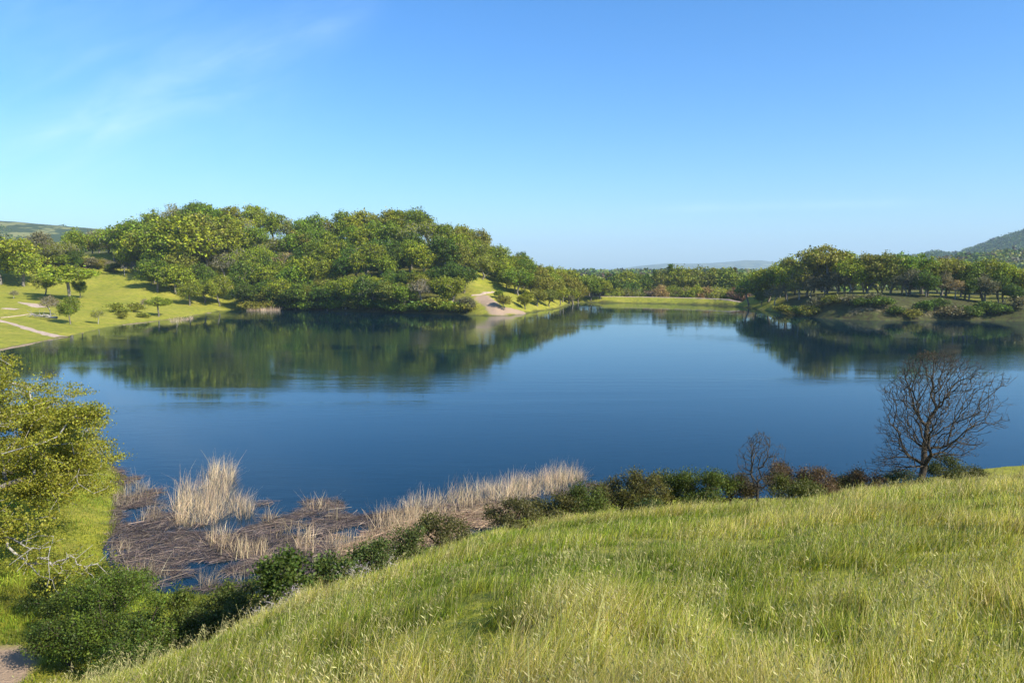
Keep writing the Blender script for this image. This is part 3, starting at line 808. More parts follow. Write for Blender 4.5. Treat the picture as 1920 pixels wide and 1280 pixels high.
# left meadow and its trees
LG = 'oaks behind the left meadow'
row([-40, 4, 46], itp([-50, 60], [254, 258]), itp([-50, 60], [14, 13.5]), ['oak', 'umbrella', 'oak'], ['olive', 'mid'], 'in the big left-edge meadow group', LG, wid=1.1)
row([75, 100, 128], itp([60, 240], [282, 290]), itp([60, 240], [10, 8.5]), ['sparse', 'sparse', 'oak'], ['gray', 'olive'], 'in the group behind the meadow oak', LG)
row([150, 180, 208, 240], itp([60, 240], [318, 312]), itp([60, 240], [9, 9.5]), ['oak', 'low', 'oak'], ['mid', 'olive', 'green'], 'closing the far end of the meadow', LG)
row([-20, 40, 90, 140, 190, 235], itp([-60, 240], [345, 338]), itp([-60, 240], [9, 9]), ['oak', 'low', 'sparse'], ['olive', 'mid', 'gray'], 'in the rear row behind the meadow', LG)
BG = 'large oaks where the hill wood meets the meadow'
for i_, (px_, py_, hp_, k_, c_) in enumerate([(250, 507, 88, 'oak', 'green'), (284, 512, 92, 'low', 'mid'), (318, 520, 96, 'oak', 'green'), (352, 522, 112, 'oak', 'mid'), (388, 512, 108, 'oak', 'olive'), (296, 548, 66, 'low', 'green'), (330, 552, 62, 'low', 'mid'), (418, 502, 92, 'oak', 'yellow')]):
    x, y, z = hit(px_, py_)
    plant(k_, x, y, z, hp_ / FPX * y, c_, f"big {CW[c_]} oak, {['farthest left', 'second from the left', 'third from the left', 'tallest', 'just right of the tallest', 'lower left one', 'lower middle one', 'farthest right'][i_]} where hill wood meets meadow", 'tree', BG, wid=1.1)
row(frange(66, 240, 15), itp([60, 240], [276, 303]), itp([60, 240], [3.4, 3.8]), ['low', 'low', 'sparse', 'bush'], ['dark', 'green', 'olive', 'gray'], 'in the brush along the far meadow edge', 'brush along the far edge of the left meadow', 'shrub', 'shrub', 1.25, 'shrub')
x, y, z = hit(143, 503); plant('oak', x, y, z, 7, 'dark', 'very dark rounded bush beside the dirt track on the meadow', 'bush', None, 'oak_bush')
def at(px, py, hp, kind, col, label, cat='tree', name='oak_tree', wid=1.0, group=None, nominal=10.0, **kw):
    x, y, z = hit(px, py)
    return plant(kind, x, y, z, hp / FPX * y, col, label, cat, group, name, wid=wid, nominal=nominal, **kw)
at(131, 566, 70, 'umbrella', 'mid', 'broad umbrella-shaped oak with pale limbs alone on the left meadow', wid=1.35)
at(85, 556, 44, 'oak', 'olive', 'low olive tree in the shade left of the umbrella oak')
at(95, 592, 40, 'sparse', 'gray', 'bare grey-brown shrub above the fallen tree', 'shrub', 'bare_shrub')
at(132, 608, 52, 'oak', 'green', 'leafy green shrubby oak near the shore right of the fallen tree', wid=0.75)
at(150, 560, 34, 'oak', 'green', 'small green oak right behind the shrubby shore oak', wid=0.8)
at(184, 608, 32, 'sparse', 'yellow', 'thin yellow-green sapling on the shore of the left meadow', wid=0.8, name='sapling')
at(298, 594, 40, 'umbrella', 'mid', 'small spreading oak standing alone near the lake edge', wid=1.15)
at(272, 580, 22, 'sparse', 'gray', 'small grey shrub left of the lone lakeside oak', 'shrub', 'bare_shrub')
at(356, 573, 48, 'oak', 'mid', 'round green oak at the meadow corner, left one of three', wid=0.95, group='three oaks at the meadow corner')
at(384, 570, 50, 'low', 'green', 'bushy green oak at the meadow corner, middle one of three', group='three oaks at the meadow corner')
at(412, 576, 58, 'oak', 'mid', 'pale-stemmed green oak at the meadow corner, right one of three', wid=0.8, group='three oaks at the meadow corner')
at(234, 520, 26, 'snag', 'gray', 'small pale dead tree standing on the upper meadow', 'dead tree', 'dead_tree', nominal=8, wid=0.8)
at(284, 537, 22, 'low', 'olive', 'small dark leafy shrub between the two dead trees', 'shrub', 'shrub', wid=0.8)
at(310, 540, 28, 'snag', 'gray', 'collapsed grey dead tree at the wood edge of the meadow', 'dead tree', 'dead_tree', nominal=8, wid=1.1)
at(26, 560, 18, 'sparse', 'gray', 'small brown shrub on the grass at the far left', 'shrub', 'bare_shrub')
for i, (px, py, hp) in enumerate([(215, 585, 16), (235, 592, 14), (250, 585, 16), (228, 598, 10), (268, 596, 10)]):
    at(px, py, hp, 'bush', 'olive', f'low olive-brown bramble on the left shore slope, {ORD[i]} of five from the left', 'shrub', 'bramble_bush', wid=1.3, group='brambles left of the lone lakeside oak', nominal=2.4)
# fallen tree on the left meadow
def fallen():
    g = np.random.default_rng(3)
    x, y, z = hit(78, 598)
    pts = []
    for i in range(60):
        t = g.random(); pts.append((-3.5 + 7 * t + g.normal(0, .4), g.normal(0, .7), 0.4 + abs(g.normal(0, .6)) * (1.6 - t)))
    root = [(4.2, 0, 0.35), (2, 0, 0.4), (-0.5, 0.1, 0.6), (-2.5, 0, 1.1), (-4.0, .2, 2.0)]
    P, par, pl = skeleton(root, pts, 0.3)
    r = radii(P, par, 0.32, 0.04)
    (V1, F1), (V2, F2) = branch_split(P, par, r, 0.12)
    rt = empty('fallen_tree', (x, y, z), R(-8), 1.0)
    mk('trunk', V1, F1, M_BARKG, rt, smooth=True); mk('foliage', V2, F2, M_BARKG, rt, smooth=True)
    tag(rt, 'pale bleached fallen tree lying on the grass above the path', 'fallen tree')
fallen()

# right peninsula
PG = 'oaks on the right peninsula'
row([1404, 1440, 1474, 1512, 1550, 1592, 1625, 1668, 1705, 1738, 1772, 1808, 1842, 1880, 1918], itp([1400, 1450, 1500, 1600, 1700, 1800, 1920], [275, 258, 245, 230, 224, 220, 217]),
    itp([1400, 1440, 1490, 1530, 1600, 1660, 1720, 1800, 1850, 1920], [9.4, 10.4, 12.2, 12.6, 10.8, 9.2, 10.4, 10.6, 8.6, 8]), ['oak', 'umbrella', 'oak', 'oak', 'low'], ['mid', 'olive', 'green', 'yellow'], 'in the front row on the right peninsula', PG, wid=0.92)
row([1418, 1462, 1500, 1540, 1582, 1618, 1652, 1690, 1725, 1765, 1800, 1838, 1870, 1905, 1940], itp([1400, 1500, 1600, 1700, 1920], [292, 268, 254, 248, 242]),
    itp([1400, 1490, 1530, 1600, 1660, 1720, 1800, 1850, 1920], [8.6, 11, 11.6, 10, 8.6, 10, 10, 8, 7.2]), ['umbrella', 'oak', 'oak'], ['mid', 'yellow', 'olive', 'green'], 'in the rear row on the right peninsula', PG, wid=0.92)
row(frange(1415, 1935, 26), itp([1400, 1500, 1600, 1700, 1920], [300, 282, 268, 262, 258]), itp([1400, 1490, 1600, 1660, 1800, 1920], [7.6, 9.6, 9, 8, 9, 7.2]), ['oak', 'low', 'oak'], ['mid', 'dark', 'olive', 'green'],
    'in the back row on the right peninsula', PG)
row([1428, 1452, 1476, 1498, 1520, 1545, 1570, 1700, 1735, 1762, 1790, 1816, 1846, 1872, 1900], itp([1428, 1500, 1600, 1800, 1920], [260, 241, 224, 214, 210]), itp([1440, 1920], [5.6, 5.8]), ['sparse', 'low', 'oak', 'oak'], ['dark', 'dark', 'gray', 'olive', 'green'],
    'low on the bank of the right peninsula', 'small trees on the bank of the right peninsula', noun='small oak')
row(frange(1470, 1915, 24), itp([1450, 1500, 1600, 1700, 1900], [238, 226, 210, 206, 205]), itp([1400, 1900], [2.4, 2.4]), ['bush'], ['dark', 'dark', 'gray', 'olive'],
    'at the waterline of the right peninsula', 'shrubs at the waterline of the right peninsula', 'waterside_shrub', 'shrub', 1.2, 'shrub', 2.4)

# beyond the dam
VG = 'willows and scrub just beyond the dam'
row([1152, 1168, 1186] + frange(1202, 1405, 14), itp([1150, 1400], [342, 330]), itp([1150, 1195, 1250, 1400], [9.5, 7.5, 9, 9.5]), ['low', 'low', 'sparse', 'oak'], ['yellow', 'olive', 'pink', 'mid', 'mid', 'buff', 'olive'], 'in the scrub line just beyond the dam', VG, 'willow_tree', 'willow')
row(frange(1155, 1420, 14), itp([1150, 1420], [380, 372]), itp([1150, 1180, 1420], [13.5, 14.5, 15]), ['conifer', 'oak', 'conifer', 'oak', 'low'], ['dark', 'dark', 'olive', 'gray', 'mid'], 'in the second line beyond the dam', 'tall trees of the second line beyond the dam', 'valley_tree', 'tree', 1.1)
plant('low', *pxw(1183, 352), None, 14, 'dark', 'tall dark rounded evergreen standing alone beyond the dam', 'tree', None, 'evergreen_tree', wid=0.7)
row(frange(1860, 1925, 16), itp([1850, 1930], [330, 330]), itp([1850, 1930], [9, 11]), ['oak'], ['olive', 'green', 'dark'], 'behind the peninsula, at the right edge', 'trees behind the right end of the peninsula', 'valley_tree', 'tree')

# far woods: one mass of small crowns, each a clump of leaf faces
def far_wood(name, label, XYH, cols, seed, per=70, wide=0.5, q=0.24):
    g = np.random.default_rng(seed)
    X, Y, H, K = XYH
    Z = height(X, Y)
    n = len(X)
    v = unit(g.normal(0, 1, (n, per, 3))); v[..., 2] = np.abs(v[..., 2]) * np.where(g.random((n, per)) < .25, -1, 1)
    Rr = H * wide * (1 + 0.25 * g.normal(0, 1, n)).clip(.6, 1.5)
    con = K[:, None]
    rad = g.uniform(0.6, 1.0, (n, per)) * (1 + 0.22 * np.sin(v[..., 0] * 5 + g.uniform(0, 6, (n, 1))) * np.sin(v[..., 1] * 5))
    zz = 0.56 + 0.44 * v[..., 2] * rad
    shr = np.where(con > 0.5, (1.15 - zz) * 0.8, 1.0)
    C = np.stack([X[:, None] + v[..., 0] * rad * Rr[:, None] * shr, Y[:, None] + v[..., 1] * rad * Rr[:, None] * shr, Z[:, None] + zz * H[:, None]], -1).reshape(-1, 3)
    sz = np.repeat(H * q, per)
    nrm = unit(unit(v.reshape(-1, 3)) + 0.8 * g.normal(0, 1, (n * per, 3)))
    a = unit(np.cross(nrm, g.normal(0, 1, (n * per, 3)))); b = np.cross(nrm, a)
    s_ = sz[:, None] * g.uniform(0.6, 1.2, (n * per, 1))
    V = np.stack([C - a * s_ * .5, C + b * s_ * .4, C + a * s_ * .5, C - b * s_ * .4], 1).reshape(-1, 3)
    cc = np.array(cols)[g.integers(len(cols), size=n)] * g.uniform(.8, 1.2, (n, 1))
    tint = np.repeat(cc, per * 4, 0)
    o = mk(name, V, np.arange(n * per * 4).reshape(-1, 4), M_FAR, col={'tint': tint})
    return tag(o, label, 'wood', kind='stuff')
M_FAR = leaf_mat('far_leaf', 0.2, attr='tint')
def scatter(n, px0, px1, y0, y1, h0, h1_, conf=0.3, seed=1, test=None):
    g = np.random.default_rng(seed)
    Y = 1 / g.uniform(1 / y1, 1 / y0, n) if y1 / y0 > 1.5 else g.uniform(y0, y1, n)
    px = g.uniform(px0, px1, n); X = (px - 960) / FPX * Y
    if test is not None:
        k = test(X, Y); X, Y = X[k], Y[k]
    return X, Y, g.uniform(h0, h1_, len(X)), (g.random(len(X)) < conf).astype(float)
C_ = [PCOL[k] for k in ('dark', 'dark', 'olive', 'mid')] + [(0.10, 0.07, 0.04)]
far_wood('valley_wood', 'dark mixed wood filling the valley floor beyond the dam', scatter(1700, 1080, 1960, 400, 900, 9, 15, .22, 2), C_ + [PCOL['gray']], 2, 90)
far_wood('valley_wood', 'distant dark treetops on the valley floor below the blue hills', scatter(1600, 950, 2000, 900, 2600, 9, 20, .25, 3), C_, 3, 50)
far_wood('hillside_wood', 'dense dark wood covering the mountain at the right edge', scatter(5200, 1400, 2200, 1500, 2300, 11, 17, .1, 4), [PCOL['dark'], PCOL['dark'], (0.06, 0.085, 0.02)], 4, 34)
far_wood('hillside_wood', 'green wood on the low slope right of the peninsula', scatter(1500, 1600, 2200, 620, 1050, 10, 14, .1, 5), [PCOL['dark'], PCOL['green'], PCOL['olive']], 5, 60)
def lefttest(X, Y): return vnoise(X, Y, 130, 4) + 0.4 * vnoise(X, Y, 45, 6) > 0.02 + 0.25 * (Y > 1420)
far_wood('hillside_wood', 'patches of dark wood on the distant grassy hill at the left', scatter(5200, -500, 700, 950, 1650, 8, 12, 0, 6, lefttest), [PCOL['dark'], PCOL['dark'], PCOL['olive']], 6, 34)
far_wood('hillside_wood', 'olive trees of the low ridge behind the left meadow trees', scatter(700, -500, 420, 420, 800, 8, 11, 0, 7), [PCOL['dark'], PCOL['mid'], PCOL['olive']], 7, 80)

# ------------------------------------------------------------------ bare trees on the near slope
def bare_tree(px, Y, hpx, seed, pts, root, bf, rb, tip, label, thr, budcol, nbud=1):
    x, y = pxw(px, Y); z = h1(x, y)
    P, par, pl = skeleton(root, pts, bf)
    g = np.random.default_rng(seed)
    # short forked spurs at the ends of the twigs
    kids = np.bincount(par[par >= 0], minlength=len(P)); ends = np.where((kids == 0) | (g.random(len(P)) < 0.25))[0]; ends = ends[ends > len(root) + 3]
    NP, Npar = [], []
    for i in ends:
        d0 = unit(P[i] - P[par[i]])
        for q in range(g.integers(1, 4)):
            NP.append(P[i] + unit(d0 + g.normal(0, .55, 3) + np.array([0, 0, .25])) * g.uniform(.05, .2)); Npar.append(i)
    P = np.concatenate([P, np.array(NP)]); par = np.concatenate([par, np.array(Npar)])
    r = radii(P, par, rb, tip)
    (V1, F1), (V2, F2) = branch_split(P, par, r, thr, 7, 3)
    rt = empty('bare_tree', (x, y, z))
    mk('trunk', V1, F1, M_BARKD, rt, smooth=True)
    tw = mk('crown', V2, F2, M_BARKD, rt, smooth=True)
    LV, LF = leaves(P[len(root)::3], nbud, 0.04, 0.04, g, up=0.2, flat=1)
    bud = mk('leaves', LV, LF, M_LEAF, rt); bud.color = (*budcol, 1)
    tag(rt, label, 'bare tree')
    return rt
g = np.random.default_rng(11)
def fan_points(g, n, prof, H, asymm=0.0):
    """prof: list of (height fraction, left reach, right reach)"""
    pr = np.array(prof); out = []
    while len(out) < n:
        t = g.random(); l = np.interp(t, pr[:, 0], pr[:, 1]); r = np.interp(t, pr[:, 0], pr[:, 2])
        a = g.uniform(0, 2 * np.pi); q = math.sqrt(g.random()) * (0.92 + 0.16 * g.random())
        cx_ = math.cos(a) * q; reach = (r if cx_ > 0 else l) * (1 + 0.16 * math.sin(t * 23 + (1.3 if cx_ > 0 else 4)) + 0.1 * math.sin(t * 41 + a))
        p = np.array([cx_ * reach, math.sin(a) * q * (l + r) / 2 * 0.8, t * H])
        out.append(p)
    return np.array(out)
sc_ = 30.5 / FPX
_bx = pxw(1747, 30.5); _zb = h1(*_bx)
prof = [(0.0, 0.0, 0.0), (0.06, 60 * sc_, 10 * sc_), (0.12, 95 * sc_, 30 * sc_), (0.25, 85 * sc_, 80 * sc_), (0.36, 78 * sc_, 105 * sc_), (0.45, 72 * sc_, 125 * sc_), (0.6, 80 * sc_, 140 * sc_), (0.72, 72 * sc_, 150 * sc_), (0.84, 55 * sc_, 135 * sc_), (0.93, 35 * sc_, 95 * sc_), (1.0, 10 * sc_, 40 * sc_)]
H1 = 14 - ray(1747, 661)[1] * 30.5 - _zb
pts = fan_points(g, 4700, prof, H1)
pts = pts[(pts[:, 2] > np.where(pts[:, 0] < -0.5, 0.12, 0.26) * H1)]
k_ = (g.random(len(pts)) < 0.35 + 0.65 * np.clip(np.hypot(pts[:, 0], pts[:, 1]) / 1.3 + (pts[:, 2] / H1 - .45), 0, 1)); pts = pts[k_]
bare_tree(1747, 30.5, 234, 11, pts, [(0, 0, -0.3), (0, 0, 0.15), (-0.02, 0, 0.45), (0.02, 0, 0.75), (0.05, 0, 1.0)], 0.85, 0.14, 0.004,
          'large leafless fan-shaped tree standing at the crest of the grass slope', 0.035, (0.09, 0.07, 0.03))
sc_ = 28.5 / FPX; H2 = 14 - ray(1432, 812)[1] * 28.3 - h1(*pxw(1432, 28.3))
pts = fan_points(g, 620, [(0, 0, 0), (.25, 15 * sc_, 15 * sc_), (.42, 48 * sc_, 40 * sc_), (.6, 45 * sc_, 48 * sc_), (.8, 36 * sc_, 45 * sc_), (.92, 25 * sc_, 32 * sc_), (1, 4 * sc_, 10 * sc_)], H2)
pts = pts[pts[:, 2] > 0.25 * H2]
bare_tree(1432, 28.3, 132, 12, pts, [(0, 0, -0.3), (0.01, 0, 0.3), (-0.02, 0, 0.62), (0, 0, 0.85)], 0.8, 0.06, 0.004,
          'small leafless tree rising among the shrubs left of the large bare one', 0.02, (0.09, 0.07, 0.03))

# ------------------------------------------------------------------ big oak at the left edge
def big_oak():
    g = np.random.default_rng(31)
    x, y = -27.6, 28.5; z = h1(x, y)
    pts = lobed_points(g, 3300, 11.0, 6.8, 3.0, 60, 0.25, -0.62, 0.1)
    pts = pts[pts[:, 2] > 1.0 + 0.6 * g.random(len(pts))]
    low = []
    ch = np.array([(1.2, -.3, 2.9), (3, -1.0, 3.2), (5, -1.6, 3.1), (7, -2.0, 2.9), (9.3, -2.4, 2.35), (10.4, -2.5, 1.7), (11.6, -2.7, 1.45), (12.6, -2.8, 1.0)])
    for q in np.linspace(0, 1, 26):
        k = q * 7; i0 = min(int(k), 6); low.append(tuple(ch[i0] * (1 - k + i0) + ch[i0 + 1] * (k - i0) + g.normal(0, .07, 3)))
    for i in range(150):     # twigs hanging from the low limb
        t = g.random(); k = 3 + 4 * t; i0 = min(int(k), 6); c0 = ch[i0] * (1 - k + i0) + ch[i0 + 1] * (k - i0)
        low.append((c0[0] + g.normal(0, .5), c0[1] + g.normal(0, .6), c0[2] + g.normal(0.0, .42)))
    for i in range(40):      # sprig reaching out over the water
        t = g.random(); low.append((9.2 + 2.0 * t, 0.4 + g.normal(0, .3), 5.6 + 0.9 * t + g.normal(0, .22)))
    pts = np.concatenate([pts, np.array(low)]); pts = pts[pts[:, 2] > 0.35]
    root = [(0, 0, -0.5), (0.1, 0, 0.8), (0.3, 0, 1.8), (0.6, 0, 2.6)]
    P, par, pl = skeleton(root, pts, 0.25)
    r = radii(P, par, 0.42, 0.009)
    (V1, F1), (V2, F2) = branch_split(P, par, r, 0.06, 8, 4)
    rt = empty('oak_tree', (x, y, z))
    mk('trunk', V1, F1, M_BARK, rt, smooth=True)
    mk('foliage', V2, F2, M_BARKG, rt, smooth=True)
    nlow = (P[:, 2] < 2.4) & (P[:, 0] > 4)
    C = P[4:][~nlow[4:]]
    LV, LF = leaves(C, 130, 0.24, 0.078, g, up=0.8, flat=0.42, aspect=0.7)
    C2 = P[4:][nlow[4:]]
    LV2, LF2 = leaves(C2, 34, 0.22, 0.07, g, up=0.8, flat=0.6)
    cr = mk('crown', np.concatenate([LV, LV2]), np.concatenate([LF, LF2 + len(LV)]), M_LEAFN, rt)
    cr.color = (0.25, 0.25, 0.024, 1)
    tag(rt, 'large yellow-green oak with drooping grey limbs at the left edge of the view', 'tree')
big_oak()

# ------------------------------------------------------------------ shrubs on the near slope
NS = []
def near_shrub(px, Y, wpx, hpx, color, label, seed, group=None, ls=0.05, dens=1.0, name='shrub', twiggy=False, dz=0.0):
    g = np.random.default_rng(seed)
    x, y = pxw(px, Y); z = h1(x, y)
    rx = wpx / FPX * Y / 2 * 1.15; H = max(14 - ray(px, hpx)[1] * Y - z, 0.45)
    nb = int(np.clip(70 * rx * rx * H ** 0.5 * dens + 60, 60, 420))
    pts = lobed_points(g, nb, rx, H * 0.58, H * 0.44, 15, 0.3, -0.75, 0.2)
    pts[:, 2] = np.maximum(pts[:, 2], 0.06)
    P, par, pl = skeleton([(0, 0, -0.2), (0, 0, 0.08)], pts, 0.7)
    r = radii(P, par, 0.05, 0.006)
    V, Fq = tubes(P, par, r, 4, 2)
    rt = empty(name, (x, y, z + dz))
    mk('stem', V, Fq, M_BARKD if not twiggy else M_BARKG, rt, smooth=True)
    nl = 5 if twiggy else 50
    LV, LF = leaves(P[2:], nl, 0.13, ls, g, up=0.6, flat=0.75, aspect=0.65)
    c = mk('foliage', LV, LF, M_LEAFN, rt); b = (color[0] * 1.02, color[1] * 0.88, color[2] * 1.15)
    c.color = (*b, 1)
    tag(rt, label, 'shrub', group)
    NS.append((x, y, rx))
    return rt
SGN = 'shrubs along the shore edge of the near slope'
RED = (0.125, 0.095, 0.034)
for i, (px, Y, wpx, hpx, c, lab) in enumerate([
    (1100, 26.8, 85, 908, (0.085, 0.13, 0.014), 'dense bright green round shrub at the left end of the shrub line'),
    (1170, 28.5, 110, 884, (0.10, 0.105, 0.022), 'brown-green shrub right of the round bright green one'),
    (1215, 28.2, 90, 880, (0.12, 0.13, 0.02), 'upright olive-green shrub near the middle of the shrub line'),
    (1265, 29.5, 100, 886, (0.10, 0.14, 0.016), 'leafy green shrub just right of the upright olive one'),
    (1330, 28.2, 130, 878, (0.09, 0.14, 0.014), 'wide bright green shrub left of the small bare tree'),
    (1225, 26.2, 40, 935, (0.05, 0.09, 0.012), 'tiny dark shrub standing forward in the grass before the shrub line'),
    (1378, 29.5, 90, 882, (0.10, 0.09, 0.02), 'brownish shrub between the wide green shrub and small bare tree'),
    (1492, 30.6, 90, 862, RED, 'tall russet shrub directly right of the small bare tree'),
    (1500, 28.6, 90, 886, (0.09, 0.12, 0.015), 'green shrub in front of the tall russet one'),
    (1548, 30.5, 90, 876, RED, 'dull russet shrub at the right end of the shrub line'),
    (1634, 31.0, 60, 876, RED, 'small lone russet shrub between shrub line and large bare tree'),
    (1790, 31.5, 60, 852, (0.08, 0.11, 0.02), 'green shrub under the right side of the large bare tree'),
    (1832, 31.8, 60, 872, (0.09, 0.11, 0.02), 'low green sprawling shrub right of the large bare tree'),
    (1040, 26.5, 90, 926, (0.10, 0.11, 0.02), 'low brownish shrub left of the round bright green one'),
    (960, 25.2, 100, 938, (0.10, 0.11, 0.025), 'low flat shrub where the reed bed meets the slope'),
    (828, 22.6, 90, 956, (0.10, 0.115, 0.022), 'rounded olive shrub between the reeds and grass slope'),
    (760, 21.3, 60, 982, (0.08, 0.12, 0.02), 'small green shrub left of the rounded olive one'),
    (690, 20.2, 80, 1012, (0.08, 0.13, 0.02), 'low green shrub above the fallen reeds on the slope edge'),
    (615, 19.0, 80, 1046, (0.08, 0.13, 0.02), 'low green shrub right of the glossy upright one'),
    (528, 18.6, 105, 1026, (0.075, 0.13, 0.014), 'tall glossy dark green shrub at the corner of the reed bed'),
    (1600, 30.8, 60, 892, (0.09, 0.11, 0.02), 'low weedy green clump left of the lone russet shrub'),
    (1720, 31.0, 90, 886, (0.08, 0.12, 0.02), 'low weedy green clump at the foot of the large bare tree'),
    ]):
    near_shrub(px, Y, wpx, hpx, c, lab, 200 + i, SGN, ls=0.085 if 'glossy' in lab else 0.055)
SGL = 'shrubs below the big oak at the lower left'
for i, (px, Y, wpx, hpx, c, lab) in enumerate([
    (175, 22.5, 210, 1075, (0.095, 0.16, 0.014), 'big spreading green shrub below the hanging oak limb'),
    (95, 21.5, 140, 1130, (0.07, 0.12, 0.015), 'dark green shrub beside the bare dirt patch at lower left'),
    (255, 20.8, 130, 1092, (0.10, 0.165, 0.015), 'bright green shrub right of the big spreading one'),
    (310, 21.5, 110, 1098, (0.10, 0.15, 0.016), 'olive-green shrub in the centre of the lower-left thicket'),
    (390, 21.0, 120, 1094, (0.095, 0.14, 0.018), 'rounded green shrub by the near corner of the reed bed'),
    (450, 20.4, 90, 1090, (0.09, 0.13, 0.02), 'green shrub left of the tall glossy corner shrub'),
    (180, 27.0, 110, 1046, (0.09, 0.15, 0.015), 'green shrub behind the big spreading one, beside the bank'),
    (60, 26.0, 90, 1078, (0.06, 0.11, 0.015), 'dark shrub in the shade of the big oak'),
    (200, 19.2, 120, 1150, (0.08, 0.14, 0.014), 'low shrub in front of the lower-left thicket'),
    (110, 24.3, 120, 1100, (0.08, 0.13, 0.014), 'leafy shrub directly under the oak limb tips'),
    ]):
    near_shrub(px, Y, wpx, hpx, c, lab, 260 + i, SGL, ls=0.055, dens=1.2)
SGG = 'pale grey twiggy plants on the slope edge'
for i, (px, Y, wpx, hpx, lab) in enumerate([(490, 15.6, 70, 1120, 'pale grey twiggy plant at the slope edge, nearest the glossy shrub'), (545, 16.8, 50, 1098, 'second pale grey twiggy plant from the lower left on the slope edge'),
        (655, 18.6, 80, 1060, 'widest pale grey twiggy plant on the slope edge'), (720, 20.2, 50, 1032, 'smallest and farthest pale grey twiggy plant on the slope edge')]):
    near_shrub(px, Y, wpx, hpx, (0.30, 0.29, 0.24), lab, 300 + i, SGG, ls=0.035, twiggy=True, name='dry_plant')

# ------------------------------------------------------------------ grass (one uncountable mass)
def blades(X, Y, Z, H, Wd, lean, tint, g, seg=3, stiff=2.0):
    n = len(X)
    a = g.uniform(0, 2 * np.pi, n); wdir = np.stack([np.cos(a), np.sin(a), np.zeros(n)], 1)
    t = np.linspace(0, 1, seg + 1)
    base = np.stack([X, Y, Z - 0.03], 1)
    L = []
    for k, tk in enumerate(t):
        c = base + lean * (tk ** stiff)[..., None] if isinstance(tk, np.ndarray) else base + lean * (tk ** stiff)
        c = c + np.array([0, 0, 1.0]) * (H * tk)[:, None]
        wv_ = (Wd * (1 - tk ** 1.5 * 0.85) / 2)[:, None] * wdir
        L.append(c - wv_); L.append(c + wv_)
    V = np.stack(L, 1)           # n, 2(seg+1), 3
    m_ = 2 * (seg + 1)
    o = (np.arange(n) * m_)[:, None, None]
    f = np.array([[2 * k, 2 * k + 1, 2 * k + 3, 2 * k + 2] for k in range(seg)])[None]
    Fq = (o + f).reshape(-1, 4)
    T = np.repeat(tint[:, None, :], m_, 1)
    return V.reshape(-1, 3), Fq, T.reshape(-1, 3)
def grass():
    g = np.random.default_rng(77)
    n = 1080000
    u = g.random(n); Y = 3.2 + (43 - 3.2) * u ** 1.3
    X = g.uniform(-0.80, 0.80, n) * Y + g.uniform(-0.6, 0.6, n)
    wg = g.random(n) < 0.15; X = np.where(wg, np.sign(X) * (0.78 * Y + g.random(n) * (0.45 * Y + 5)), X)
    d = sdist(X, Y); Z = height(X, Y, d)
    F = Fhill(X, Y)
    keep = (d > 1.0) & (F > 0.2) & (Z > 0.35) & (F > Z - 0.9)
    keep &= g.random(n) < np.clip(0.62 + 2.6 * fbm(X, Y, 0.45, 2, 33) + 1.2 * fbm(X, Y, 1.6, 2, 35), 0.08, 1)
    X, Y, Z = X[keep], Y[keep], Z[keep]; n = len(X)
    r = np.hypot(X, Y)
    pn = fbm(X, Y, 3.5, 4, 21); pn2 = fbm(X, Y, 1.1, 3, 25); pn3 = fbm(X, Y, 9, 3, 27)
    H = (0.22 + 0.22 * pn + 0.2 * pn2) * g.uniform(0.5, 1.35, n)
    H = np.clip(H, 0.09, 0.75)
    Wd = (0.0034 + 0.0010 * r) * g.uniform(0.6, 1.3, n) * 0.6
    an = 2.2 * fbm(X, Y, 2.5, 2, 31) + 0.3; ln = g.uniform(0.05, 0.5, n) * H
    lean = np.stack([np.cos(an) * ln, np.sin(an) * ln, -0.25 * ln], 1) + g.normal(0, 0.26, (n, 3)) * H[:, None] * np.array([1, 1, 0])
    green = np.array([0.215, 0.285, 0.02]); yel = np.array([0.42, 0.40, 0.06]); straw = np.array([0.60, 0.50, 0.22]); deep = np.array([0.07, 0.11, 0.012])
    m1 = np.clip(0.45 + 1.4 * pn3 + 1.0 * pn + 0.8 * pn2 + g.normal(0, .3, n), 0, 1)[:, None]
    tint = green * (1 - m1) + yel * m1
    s_ = (g.random(n) < np.clip(0.2 + 0.5 * pn + 0.35 * pn2 + 0.2 * pn3, 0.04, .6))[:, None]
    tint = np.where(s_, straw * g.uniform(.7, 1.1, (n, 1)), tint)
    dd = (g.random(n) < np.clip(0.12 - 0.5 * pn - 0.4 * pn2, 0, .5))[:, None]
    tint = np.where(dd, deep, tint) * g.uniform(0.85, 1.25, (n, 1))
    V, Fq, T = blades(X, Y, Z, H, Wd, lean, tint, g)
    # seed heads of wild oats and brome
    k = g.random(n) < 0.02 * np.clip(9 / r, 0.45, 1.2)
    Xs, Ys, Zs = X[k], Y[k], Z[k]; m_ = len(Xs); rs = r[k]
    Hs = np.clip(0.48 + 0.25 * pn[k], .25, .75) * g.uniform(0.7, 1.25, m_)
    ang = g.normal(0.2, .9, m_); ls = Hs * g.uniform(.1, .55, m_)
    le = np.stack([np.cos(ang) * ls, np.sin(ang) * ls, -0.3 * ls], 1)
    tn = np.array([0.44, 0.42, 0.17]) * g.uniform(.7, 1.15, (m_, 1))
    V2, F2, T2 = blades(Xs, Ys, Zs, Hs, 0.0022 + 0.0005 * rs, le, tn, g, 3, 2.4)
    top = np.stack([Xs, Ys, Zs], 1) + le + np.array([0, 0, 1]) * Hs[:, None]
    nh = 6
    C = np.repeat(top, nh, 0); q = np.tile(np.linspace(0, 1, nh), m_)[:, None]
    C = C - np.repeat(unit(le + np.array([0, 0, 1]) * Hs[:, None] * .5), nh, 0) * q * 0.12 + g.normal(0, .010, (m_ * nh, 3))
    av = unit(np.repeat(le, nh, 0) * 1.2 + np.array([0, 0, -0.25]) + g.normal(0, .12, (m_ * nh, 3)))
